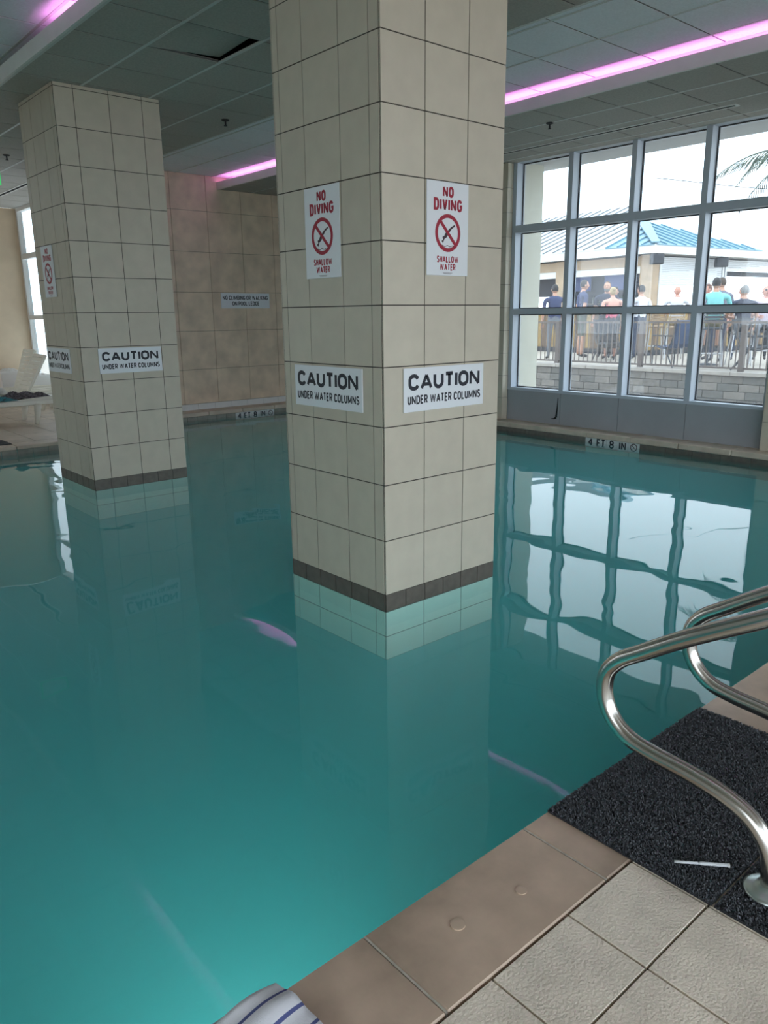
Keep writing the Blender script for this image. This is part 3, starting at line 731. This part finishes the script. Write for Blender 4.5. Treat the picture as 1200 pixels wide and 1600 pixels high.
rl = empty('terrace_railing', (12.1, 0, DZ)); tag(rl, 'bronze metal railing with thin balusters along the terrace edge', 'railing')
RH = .925
posts = [3.674+2.103*k for k in range(-1, 4)]
for p in posts: box('post', (-.04, p-.045, 0), (.05, p+.045, RH+.01), m_rail, rl)
for p, q in zip(posts, posts[1:]):
    box('top_rail', (-.025, p+.045, RH-.04), (.03, q-.045, RH), m_rail, rl); box('bottom_rail', (-.015, p+.045, .04), (.02, q-.045, .075), m_rail, rl)
    n = 18
    for k in range(1, n): y = p+(q-p)*k/n; box('baluster', (-.008, y-.009, .075), (.010, y+.009, RH-.04), m_rail, rl)

# ------------------------------------------------------------------ outside: bar pavilion
PX, PY = 15.89, 7.84
pv = empty('bar_pavilion', (PX, PY, DZ), math.radians(-7.12)); tag(pv, 'open bar pavilion with a blue metal roof and white fascia', 'pavilion')
zf0, zf1 = 3.0-DZ, 3.21-DZ
box('fascia', (-.03, -.03, zf0), (0, 9.0, zf1), m_white, pv); box('fascia', (0, -.03, zf0), (8.2, 0, zf1), m_white, pv)
box('soffit', (0, 0, zf0+.03), (8.2, 9.0, zf0+.05), m_white, pv)
slope = .385; ang = math.atan(slope)
def panel(name, pts, m, th=.02):
    bm = bmesh.new(); lo = [bm.verts.new(p) for p in pts]; hi = [bm.verts.new(Vector(p)+Vector((0, 0, th))) for p in pts]; n = len(pts)
    bm.faces.new(lo[::-1]); bm.faces.new(hi)
    for k in range(n): bm.faces.new((lo[k], lo[(k+1) % n], hi[(k+1) % n], hi[k]))
    bmesh.ops.recalc_face_normals(bm, faces=bm.faces); return obj(name, bm, m, pv)
def seam(a, b, m, par):
    a, b = Vector(a), Vector(b); bm = bmesh.new(); add_tube(bm, [a+Vector((0, 0, .035)), b+Vector((0, 0, .035))], .028, 4); return obj('roof_seam', bm, m, par)
P = .385; H2 = 2.35
zr = lambda d: zf1 + slope*d
for k in range(4):            # blue corner, left plane (between hip and seam)
    s0, s1 = k*P, (k+1)*P
    rp_ = panel('roof_panel', [(-.05, s0, zr(-.05)), (-.05, s1, zr(-.05)), (s1, s1, zr(s1)), (s0, s0, zr(s0))], m_roofb)
    seam((-.05, s1, zr(-.05)), (s1, s1, zr(s1)), m_roofb, rp_)
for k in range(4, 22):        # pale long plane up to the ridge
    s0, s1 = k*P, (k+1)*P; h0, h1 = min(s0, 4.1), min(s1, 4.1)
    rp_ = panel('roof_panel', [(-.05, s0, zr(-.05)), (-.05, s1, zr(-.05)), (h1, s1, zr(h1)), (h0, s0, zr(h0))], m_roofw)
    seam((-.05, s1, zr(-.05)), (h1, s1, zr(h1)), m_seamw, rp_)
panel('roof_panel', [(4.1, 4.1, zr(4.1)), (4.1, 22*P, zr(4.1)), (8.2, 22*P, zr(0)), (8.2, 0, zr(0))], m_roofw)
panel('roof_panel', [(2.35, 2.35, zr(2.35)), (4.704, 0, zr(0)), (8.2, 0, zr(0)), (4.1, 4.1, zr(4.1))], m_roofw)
nR = 12
for k in range(nR):           # blue hip face
    s0, s1 = k*.392, (k+1)*.392
    h0 = min(s0, 4.704-s0); h1 = min(s1, 4.704-s1)
    rp_ = panel('roof_panel', [(s0, -.05, zr(-.05)), (s1, -.05, zr(-.05)), (s1, h1, zr(h1)), (s0, h0, zr(h0))] if s0 > 0 else [(s0, -.05, zr(-.05)), (s1, -.05, zr(-.05)), (s1, h1, zr(h1))], m_roofb)
    if k < nR-1: seam((s1, -.05, zr(-.05)), (s1, h1, zr(h1)), m_roofb, rp_)
panel('hip_cap', [(-.10, .04, zr(-.05)+.05), (.04, -.10, zr(-.05)+.05), (H2+.12, H2-.12, zr(H2)+.06), (H2-.12, H2+.12, zr(H2)+.06)], m_roofb, .03)
# posts, beams
for x_, y_ in ((.36, .36), (.36, 3.35), (.36, 7.4), (7.6, .36)): box('post', (x_, y_, 0), (x_+.34, y_+.34, zf0), m_wood, pv)
box('beam', (.40, .7, zf0-.27), (.62, 8.8, zf0-.02), m_wood, pv)
box('valance', (.44, .7, zf0-.45), (.58, 8.8, zf0-.27), m_white, pv)
box('post_cover', (.70, .34, 1.1), (.78, .42, zf0-.02), m_shut, pv)
# roller shutters: one slat at a time
for k in range(15):
    z = zf0-.06-k*.0475
    box('shutter_slat', (.80, .40, z-.022), (3.52, .43, z+.022), m_shut, pv, .008)
for k in range(6):
    z = zf0-.06-k*.05
    box('shutter_slat', (3.75, .40, z-.023), (8.0, .43, z+.022), m_shut, pv, .008)
box('shutter_guide', (3.53, .38, 1.1), (3.60, .45, zf0), m_shut, pv); box('shutter_guide', (3.66, .38, 1.1), (3.73, .45, zf0), m_shut, pv)
box('header', (3.75, .5, zf0-.46), (8.0, .7, zf0-.34), m_dark, pv)
# dark back bar with shelves
m_inner = mat('bar_interior', (.05, .05, .062, 1), .8)
box('back_panel', (2.2, 1.5, 0), (2.3, 5.3, zf0-.5), m_inner, pv)
box('back_panel', (2.2, 6.3, 0), (2.3, 8.9, zf0-.5), m_inner, pv)
box('ceiling_panel', (.65, .8, zf0-.05), (7.8, 8.8, zf0-.03), m_inner, pv)
box('back_panel', (1.2, 1.2, zf0-.95), (1.28, 8.7, zf0-.28), m_inner, pv)
for i, z in enumerate((1.35, 1.62, 1.89)):
    box('shelf', (1.95, 1.4, z), (2.2, 4.0, z+.02), m_wood, pv)
# televisions
m_scr = mat('screen_blue', (.02, .03, .12, 1), .3, emit=((.10, .16, .5, 1), .25))
for y_ , lb in ((2.05, 'flat TV with a dark blue picture above the back bar'), (3.35, 'flat TV with a dim picture farther along the back bar')):
    wp = pv.matrix_basis @ Vector((1.05, y_, zf0-.85))
    t = empty('television', wp, math.radians(-7.12)); tag(t, lb, 'TV', 'TVs over the bar')
    box('bezel', (0, -.42, 0), (.05, .42, .5), m_black, t); box('screen', (-.006, -.40, .02), (0, .40, .48), m_scr, t); box('bracket', (.05, -.05, .2), (.14, .05, .3), m_black, t)
# bottles on the shelves
BOT = ['amber', 'green', 'clear']
m_bot = [mat('bottle_'+n, c, .15, spec=.7) for n, c in zip(BOT, ((.22, .09, .02, 1), (.03, .12, .05, 1), (.45, .47, .46, 1)))]
for i, z in enumerate((1.37, 1.64, 1.91)):
    for k in range(9):
        wp = pv.matrix_basis @ Vector((2.06, 1.55+.27*k+.03*i, z))
        c_ = (i+k) % 3
        t = empty('bottle', wp); tag(t, BOT[c_]+' glass bottle on the '+('lowest', 'middle', 'top')[i]+' back bar shelf', 'bottle', BOT[c_]+' bottles on the '+('lowest', 'middle', 'top')[i]+' shelf')
        bm = bmesh.new(); add_lathe(bm, [(.036, 0), (.038, .01), (.038, .15), (.014, .20), (.013, .25)], 10); obj('body', bm, m_bot[c_], t, smooth=True)
        bm = bmesh.new(); add_lathe(bm, [(.016, .245), (.016, .265)], 8); obj('cap', bm, m_dark, t)
# speakers under the eave
for lx, ly, lb in ((.12, .02, 'black speaker hanging at the pavilion corner post'), (3.0, .1, 'black speaker under the eave beside the white pole')):
    wp = pv.matrix_basis @ Vector((lx, ly, zf0-.27))
    t = empty('speaker', wp, math.radians(-50)); tag(t, lb, 'speaker', 'black speakers under the eave')
    box('cabinet', (-.16, -.12, 0), (.16, .12, .25), m_black, t, .02); box('grille', (-.14, -.128, .02), (.14, -.118, .23), m_dark, t); box('bracket', (-.02, -.02, .25), (.02, .02, .30), m_dark, t)
# bar counter wrapping the corner
bc = empty('bar_counter', (PX, PY, DZ), math.radians(-7.12)); tag(bc, 'outdoor bar counter of yellow and brown planks under the pavilion roof', 'bar counter')
box('counter_top', (-.15, .0, 1.14), (.55, 6.6, 1.19), m_wood, bc, .01); box('counter_top', (.55, .0, 1.14), (6.8, .5, 1.19), m_wood, bc, .01)
box('plinth', (.08, .12, 0), (.3, 6.5, .14), m_dark, bc); box('plinth', (.3, .12, 0), (6.7, .3, .14), m_dark, bc)
for k in range(44): box('plank', (.04, .10+.145*k, .14), (.07, .24+.145*k, 1.14), m_plank[(k*5+k//3) % 3 if k > 6 else k % 3], bc)
for k in range(44): box('plank', (.075+.145*k, .07, .14), (.215+.145*k, .10, 1.14), m_plank[(k*7+k//4) % 3], bc)
# string light cables
cb = empty('light_cable', (17.0, 9.0, 4.7)); tag(cb, 'thin dark cable strung above the blue roof', 'cable')
bm = bmesh.new(); add_tube(bm, bez([(0, -.4, .25), (3, -2.5, -.02), (6, -4.8, .1)], 8), .010, 5); obj('wire', bm, m_dark, cb)

# ------------------------------------------------------------------ palm beyond the window
pm = empty('palm_tree', (10.6, 1.75, -.45)); tag(pm, 'palm tree with drooping fronds seen through the last window bay', 'palm tree')
m_frond = mat('palm_frond', (.05, .075, .045, 1), .7, noise=(10, .3)); m_trunk = mat('palm_trunk', (.12, .095, .07, 1), .9, noise=(12, .3), bump=(20, .6, .01))
bm = bmesh.new(); add_tube(bm, [(0, -.15, 0), (.02, -.08, 1.5), (.0, 0, 3.0), (0, 0, 4.25)], .13, 14, taper=[.19, .14, .12, .11]); obj('trunk', bm, m_trunk, pm, smooth=True)
fr = random.Random(11)
def frond(az, rise, L, droop):
    V, F = [], []
    sp = []; n = 44
    for k in range(n+1):
        t = k/n; rr = L*t*(1-.12*t*t); z = 4.2 + rise*L*t - droop*L*t*t
        sp.append(Vector((rr*math.cos(az), rr*math.sin(az), z)))
    bm = bmesh.new(); add_tube(bm, sp[::4], .012, 5, taper=[.022*(1-.85*i/11) for i in range(len(sp[::4]))])
    for k in range(5, n):
        t = k/n; d = (sp[k]-sp[k-1]).normalized(); side = d.cross(Vector((0, 0, 1))).normalized()
        ln = .52*math.sin(math.pi*min(1, t*.9+.12))**.7*(1-.25*t)
        for sgn in (-1, 1):
            dr = (side*sgn*.75 + d*.55 + Vector((0, 0, -.35-.3*fr.random()))).normalized(); wd = d*.012
            a_ = sp[k]; b_ = a_+dr*ln*.5+Vector((0, 0, .01)); c_ = a_+dr*ln+Vector((0, 0, -.10*ln))
            v = [bm.verts.new(q) for q in (a_-wd*.5, a_+wd*.5, b_+wd, b_-wd, c_)]
            bm.faces.new((v[0], v[1], v[2], v[3])); bm.faces.new((v[3], v[2], v[4]))
    return bm
for k in range(13):
    az = k*2*math.pi/13 + fr.uniform(-.15, .15)
    obj('frond', frond(az, fr.uniform(.15, .75), fr.uniform(1.7, 2.2), fr.uniform(.55, .95)), m_frond, pm)
#PART3
# ------------------------------------------------------------------ people on the terrace
m_skin = mat('skin', (.50, .27, .18, 1), .6); m_skinp = mat('skin_pink', (.62, .30, .22, 1), .6)
m_shoe = mat('shoe', (.05, .045, .045, 1), .7); m_eye = mat('eye', (.02, .015, .012, 1), .3); m_lip = mat('lip', (.36, .10, .09, 1), .5)
def cm(n, c): return mat('cloth_'+n, c+(1,), .9, noise=(22, .12))
HAIR = {n: mat('hair_'+n, c+(1,), .7, noise=(60, .35)) for n, c in (('dark', (.018, .013, .011)), ('brown', (.06, .035, .02)), ('grey', (.20, .19, .18)), ('blond', (.36, .26, .13)), ('red', (.13, .05, .025)))}
def person(loc, face, H, label, shirt, pants, skin=None, hair='dark', shorts=False, sit=None, armL='down', armR='down', lean=0, bare=False, glasses=False, style='short', skirt=None, beard=None):
    """face: heading (radians) the chest looks at; sit: seat height or None. One continuous skinned body, posed by its joints."""
    skin = skin or m_skin; k = H/1.75; sw = 1.14
    e = empty('person', (loc[0], loc[1], DZ), face-math.pi/2); tag(e, label, 'person', 'people on the terrace')
    hip = .93*k if sit is None else sit+.10
    tor = lambda z: hip + (z-.93)*k
    def tp(x, y, z): return Vector((x*k*sw, y*k+lean*(z-.93), tor(z)))
    V, E, R, B = [], [], [], []     # joints, bones, radii, bone zone
    def v(p, r): V.append(Vector(p)); R.append(r if isinstance(r, tuple) else (r, r)); return len(V)-1
    def bone(a, b, z): E.append((a, b)); B.append(z); return b
    pel = v(tp(0, 0, .95), (.150*k, .115*k)); wai = v(tp(0, 0, 1.12), (.155*k, .118*k)); che = v(tp(0, .0, 1.30), (.185*k, .130*k)); shc = v(tp(0, -.005, 1.42), (.120*k, .090*k)); nek = v(tp(0, 0, 1.50), .055*k); hd = v(tp(0, .02, 1.58), .06*k)
    bone(pel, wai, 'pelvis'); bone(wai, che, 'torso'); bone(che, shc, 'torso'); bone(shc, nek, 'neck'); bone(nek, hd, 'head')
    hands = []
    for s, arm in ((-1, armL), (1, armR)):
        sh = v(tp(s*.175, 0, 1.40), .062*k); bone(shc, sh, 'torso')
        P0 = tp(s*.205, 0, 1.385)
        if arm == 'down': el, wr = tp(s*.245, -.03, 1.10), tp(s*.25, .04, .86)
        elif arm == 'bent': el, wr = tp(s*.25, -.06, 1.12), tp(s*.16, .20, 1.14)
        elif arm == 'rest': el, wr = tp(s*.27, .10, 1.14), tp(s*.12, .34, 1.12)
        elif arm == 'hip': el, wr = tp(s*.36, -.10, 1.14), tp(s*.20, .0, 1.0)
        elif arm == 'drink': el, wr = tp(s*.24, .04, 1.12), tp(s*.10, .26, 1.26)
        else: el, wr = tp(s*.32, .12, 1.16), tp(s*.42, .32, 1.10)
        a = v(P0, .055*k); bone(sh, a, 'sleeve'); mid = v(P0.lerp(el, .55), .047*k); bone(a, mid, 'sleeve'); b = v(el, .039*k); bone(mid, b, 'forearm'); c = v(wr, .027*k); bone(b, c, 'forearm')
        d = (wr-el).normalized(); pm_ = v(wr+d*.065*k, (.038*k, .020*k)); bone(c, pm_, 'hand'); hands.append((wr, d, s))
    for s in (-1, 1):
        hj = v((s*.095*k, 0, hip-.03), .088*k); bone(pel, hj, 'pelvis')
        if sit is None: kn, an = Vector((s*.105*k, .02, .50*k)), Vector((s*.115*k, -.02, .085*k))
        else: kn, an = Vector((s*.13*k, .42*k, hip-.02)), Vector((s*.13*k, .36*k, max(hip-.46*k, .09)))
        hjp = V[hj]; th = v(hjp.lerp(kn, .45), .076*k); bone(hj, th, 'thigh'); a = v(kn, .054*k); bone(th, a, 'thigh2')
        ca = v(kn.lerp(an, .35), .052*k); bone(a, ca, 'shin'); b = v(an, .037*k); bone(ca, b, 'shin')
        t = v(an+Vector((s*.02, .15*k, -.045*k)), (.040*k, .030*k)); bone(b, t, 'foot')
    me = bpy.data.meshes.new('body'); me.from_pydata(V, E, []); o = bpy.data.objects.new('body', me); COL.objects.link(o)
    md = o.modifiers.new('s', 'SKIN'); md.use_smooth_shade = True
    for q, r_ in zip(me.skin_vertices[0].data, R): q.radius = r_; q.use_root = False
    me.skin_vertices[0].data[0].use_root = True
    sb = o.modifiers.new('d', 'SUBSURF'); sb.levels = 1; sb.render_levels = 1
    dg = bpy.context.evaluated_depsgraph_get(); full = bpy.data.meshes.new_from_object(o.evaluated_get(dg)); bpy.data.objects.remove(o)
    bm = bmesh.new(); bm.from_mesh(full)
    mats = [skin, shirt, pants, m_shoe, m_eye, m_lip]
    zone = {'pelvis': 2, 'torso': 1, 'neck': 0, 'head': 0, 'sleeve': 0 if bare else 1, 'forearm': 0, 'hand': 0, 'thigh': 2, 'thigh2': 2, 'shin': 0 if (shorts or skirt) else 2, 'foot': 3}
    shz = tor(1.33)
    for f in bm.faces:
        c = f.calc_center_median(); best = 9
        for (i, j), z in zip(E, B):
            a, b = V[i], V[j]; d = b-a; t = max(0, min(1, (c-a).dot(d)/max(d.length_squared, 1e-9))); q = (c-a-d*t).length - .5*(R[i][0]*(1-t)+R[j][0]*t)
            if q < best: best, zn = q, z
        f.material_index = zone[zn]; f.smooth = True
        if bare and zn == 'torso' and c.z > shz: f.material_index = 0
        if zn == 'pelvis' and c.z > tor(1.02): f.material_index = 1
    n0 = len(bm.faces)
    # head with face
    hc = tp(0, .03, 1.645); hs = [f for f in bm.faces]
    vs_ = add_ball(bm, hc, (.076*k, .096*k, .115*k), 16, 12)
    for q in vs_:
        l = q.co-hc
        if l.z < 0: q.co.x -= l.x*.22*(-l.z/(.115*k)); q.co.y += .012*k*(-l.z/(.115*k))
    add_ball(bm, hc+Vector((0, .098*k, -.012*k)), (.013*k, .020*k, .024*k), 8, 6)          # nose
    for s in (-1, 1): add_ball(bm, hc+Vector((s*.077*k, -.005*k, -.012*k)), (.010*k, .022*k, .032*k), 8, 6)   # ears
    bm.faces.ensure_lookup_table()
    for f in bm.faces[n0:]: f.material_index = 0; f.smooth = True
    n1 = len(bm.faces)
    for s in (-1, 1): add_ball(bm, hc+Vector((s*.030*k, .083*k, .012*k)), (.013*k, .008*k, .007*k), 8, 5)
    bm.faces.ensure_lookup_table()
    for f in bm.faces[n1:]: f.material_index = 4
    n2 = len(bm.faces)
    add_ball(bm, hc+Vector((0, .095*k, -.058*k)), (.022*k, .007*k, .006*k), 8, 5)
    bm.faces.ensure_lookup_table()
    for f in bm.faces[n2:]: f.material_index = 5
    n3 = len(bm.faces)
    for wr, d, s in hands:          # five unequal bent fingers from the palm, thumb from its side
        sd = d.cross(Vector((0, 1, 0))); sd = sd.normalized() if sd.length > .1 else Vector((1, 0, 0)); nn = d.cross(sd)
        base = wr+d*.085*k
        for i, l in enumerate((.062, .072, .068, .054)):
            p0 = base+sd*(i-1.5)*.017*k; p1 = p0+d*l*.5*k; p2 = p1+(d*.7+nn*.7*s).normalized()*l*.5*k
            add_tube(bm, [p0-d*.02*k, p1, p2], .008*k, 6, taper=[.009*k, .008*k, .006*k])
        p0 = wr+d*.03*k+sd*.028*k; add_tube(bm, [p0, p0+(d+sd*.8).normalized()*.035*k, p0+(d+sd*.3).normalized()*.062*k], .009*k, 6, taper=[.011*k, .009*k, .007*k])
    bm.faces.ensure_lookup_table()
    for f in bm.faces[n3:]: f.material_index = 0; f.smooth = True
    obj('body', bm, mats, e)
    if hair:
        bm = bmesh.new(); g = add_ball(bm, hc+Vector((0, -.012*k, .016*k)), (.081*k, .096*k, .110*k), 16, 12)
        cut = [q for q in g if (q.co.y-hc.y) > .045*k and (q.co.z-hc.z) < .062*k or (q.co.z-hc.z) < (-.05*k if style == 'short' else -.11*k)]
        bmesh.ops.delete(bm, geom=cut, context='VERTS')
        if style == 'updo': add_ball(bm, hc+Vector((0, -.085*k, .06*k)), .05*k, 10, 8)
        obj('hair', bm, HAIR[hair], e, smooth=True)
    if beard:
        bm = bmesh.new(); g = add_ball(bm, hc+Vector((0, .022*k, -.055*k)), (.064*k, .086*k, .072*k), 14, 10)
        bmesh.ops.delete(bm, geom=[q for q in g if q.co.z > hc.z-.035*k or q.co.y < hc.y], context='VERTS'); obj('beard', bm, HAIR[beard], e, smooth=True)
    if glasses:
        bm = bmesh.new()
        for s in (-1, 1): add_ball(bm, hc+Vector((s*.032*k, .092*k, .012*k)), (.026*k, .010*k, .018*k), 10, 6)
        obj('sunglasses', bm, m_black, e)
    if skirt:
        bm = bmesh.new(); add_lathe(bm, [(.145*k, hip+.08*k), (.185*k, hip-.08), (.20*k, hip-.35), (.235*k, hip-.62)], 20); obj('skirt', bm, skirt, e, smooth=True)
    return e
A_ = math.radians
toCam = A_(216)
navy = cm('navy', (.035, .045, .11)); dnavy = cm('dark_navy', (.02, .025, .05)); grey = cm('grey', (.18, .19, .21)); olive = cm('olive', (.09, .10, .075)); white = cm('white', (.72, .73, .78)); jean = cm('denim', (.03, .04, .075)); teal = cm('aqua', (.22, .60, .60)); khaki = cm('khaki', (.48, .40, .22)); pinkf = mat('cloth_pink', (.70, .10, .16, 1), .9, noise=(28, .75)); blk = cm('black', (.018, .018, .022)); lilac = cm('lilac', (.56, .48, .56)); mgrey = cm('mid_grey', (.17, .18, .22))
person((13.11, 8.76), A_(50), 1.76, 'person in navy polo and grey trousers leaning beside the first window bay', navy, grey, hair='dark', armR='hip', lean=.05)
person((14.18, 8.72), A_(-35), 1.88, 'person in navy T-shirt and dark shorts turned sideways with bare legs', navy, olive, hair='dark', shorts=True, armL='down', armR='bent')
person((14.35, 8.14), A_(205), 1.83, 'bearded person in dark navy top facing the window', dnavy, blk, hair='brown', beard='grey', armL='bent', armR='down')
person((15.2, 8.45), A_(190), 1.72, 'dark haired person half hidden between the bearded one and pink top', mgrey, blk, hair='dark')
person((14.05, 7.78), A_(55), 1.68, 'person in a pink floral top and black skirt, hair pinned up', pinkf, blk, skin=m_skinp, hair='blond', style='updo', bare=True, armL='bent', armR='down', skirt=blk)
person((14.35, 7.20), A_(70), 1.71, 'person in a white shirt and jeans beside the wooden post', white, jean, hair='dark', armL='bent', armR='bent')
person((15.05, 6.68), A_(35), 1.72, 'bald person in a white T-shirt sitting at the bar', white, khaki, skin=m_skinp, hair=None, sit=.78, armL='rest', armR='rest')
person((12.85, 4.66), A_(30), 1.80, 'person in an aqua shirt and khaki shorts on a high seat', teal, khaki, hair='dark', shorts=True, sit=.80, armL='rest', armR='rest')
person((14.3, 5.25), A_(60), 1.80, 'person in a grey shirt standing behind the aqua shirt', mgrey, jean, hair='brown')
person((15.1, 5.95), A_(150), 1.70, 'brown haired person whose head shows beside the aqua shirt', mgrey, blk, hair='red', skin=m_skinp)
person((15.4, 5.30), A_(215), 1.62, 'red haired person facing the window behind the dark jacket', white, jean, skin=m_skinp, hair='red')
person((13.75, 4.49), A_(35), 1.76, 'grey haired person in a dark jacket seated with arms forward', dnavy, blk, hair='grey', sit=.68, armL='rest', armR='drink')
person((15.8, 4.95), A_(200), 1.62, 'blond person farther back, beside the dark jacket', mgrey, blk, skin=m_skinp, hair='blond', style='long')
person((14.55, 4.38), A_(205), 1.76, 'bald person in sunglasses and a lilac shirt at the frame edge', lilac, grey, skin=m_skinp, hair=None, sit=.70, glasses=True, armL='bent', armR='rest')

# ------------------------------------------------------------------ stools and terrace chairs
m_chair = mat('chair_metal', (.06, .065, .075, 1), .5); m_sling = mat('blue_sling', (.07, .11, .22, 1), .8); m_chrome = mat('stool_steel', (.55, .55, .57, 1), .3, metal=.9)
def stool(x, y, rz, hs, seatm, label, back=True):
    e = empty('bar_stool', (x, y, DZ), rz); tag(e, label, 'stool', 'bar stools on the terrace')
    box('seat', (-.19, -.19, hs-.05), (.19, .19, hs), seatm, e, .015)
    for sx in (-1, 1):
        for sy in (-1, 1):
            bm = bmesh.new(); add_tube(bm, [(sx*.16, sy*.16, hs-.05), (sx*.22, sy*.22, 0)], .013, 8); obj('leg', bm, m_chrome, e)
    for q in range(4):
        a = [(-.195, -.195), (.195, -.195), (.195, .195), (-.195, .195)]; p0, p1 = a[q], a[(q+1) % 4]
        bm = bmesh.new(); add_tube(bm, [(p0[0], p0[1], .28), (p1[0], p1[1], .28)], .010, 6); obj('foot_rail', bm, m_chrome, e)
    if back:
        for sx in (-1, 1):
            bm = bmesh.new(); add_tube(bm, [(sx*.17, -.18, hs-.03), (sx*.17, -.24, hs+.32)], .012, 8); obj('back_post', bm, m_chrome, e)
        for z in (.10, .17, .24): box('back_slat', (-.18, -.235, hs+z), (.18, -.215, hs+z+.05), seatm, e)
    return e
stool(15.05, 6.68, A_(-55), .78, m_wood, 'wooden bar stool under the bald person at the bar')
stool(12.85, 4.66, A_(-60), .80, m_chair, 'dark high stool under the person in aqua')
stool(13.75, 4.49, A_(-55), .68, m_chair, 'dark stool under the person in the dark jacket')
stool(14.55, 4.38, A_(115), .70, m_chair, 'dark stool under the person in sunglasses', back=False)
stool(15.35, 7.35, A_(-50), .78, m_wood, 'empty wooden bar stool beside the corner post')
def sling(x, y, rz, label, sm=None):
    sm = sm or m_sling
    e = empty('patio_chair', (x, y, DZ), rz); tag(e, label, 'chair', 'sling chairs by the railing')
    cloth('seat', 4, 4, lambda u, v: (-.25+.5*u, -.22+.46*v, .42-.05*math.sin(math.pi*v)), sm, e, .01)
    cloth('backrest', 4, 6, lambda u, v: (-.25+.5*u, -.24-.20*v, .42+.52*v-.02*math.sin(math.pi*v)), sm, e, .01)
    for s in (-1, 1):
        bm = bmesh.new(); add_tube(bm, bez([(s*.27, .30, 0), (s*.27, .24, .42), (s*.27, -.24, .42), (s*.27, -.45, .96)], 5), .014, 8); obj('frame', bm, m_chair, e)
        bm = bmesh.new(); add_tube(bm, bez([(s*.27, -.40, 0), (s*.27, -.12, .40), (s*.27, -.10, .62)], 4), .014, 8); obj('leg', bm, m_chair, e)
        box('armrest', (s*.30-.03, -.32, .62), (s*.30+.03, .26, .645), m_chair, e)
sling(12.66, 5.38, A_(-25), 'blue sling chair close behind the railing')
sling(12.78, 3.72, A_(200), 'black sling chair at the railing near the frame edge', blk)
sling(13.45, 7.35, A_(150), 'black sling chair beside the person in pink', blk)
# high table
t = empty('high_table', (13.55, 5.08, DZ)); tag(t, 'tall round table among the seated group', 'table')
bm = bmesh.new(); add_lathe(bm, [(.30, 1.0), (.31, 1.01), (.31, 1.03), (.30, 1.04)], 24); obj('table_top', bm, m_chair, t)
bm = bmesh.new(); add_tube(bm, [(0, 0, .02), (0, 0, 1.0)], .035, 10); obj('pedestal', bm, m_chair, t)
bm = bmesh.new(); add_lathe(bm, [(.25, 0), (.25, .015), (.05, .04)], 20); obj('base', bm, m_chair, t)
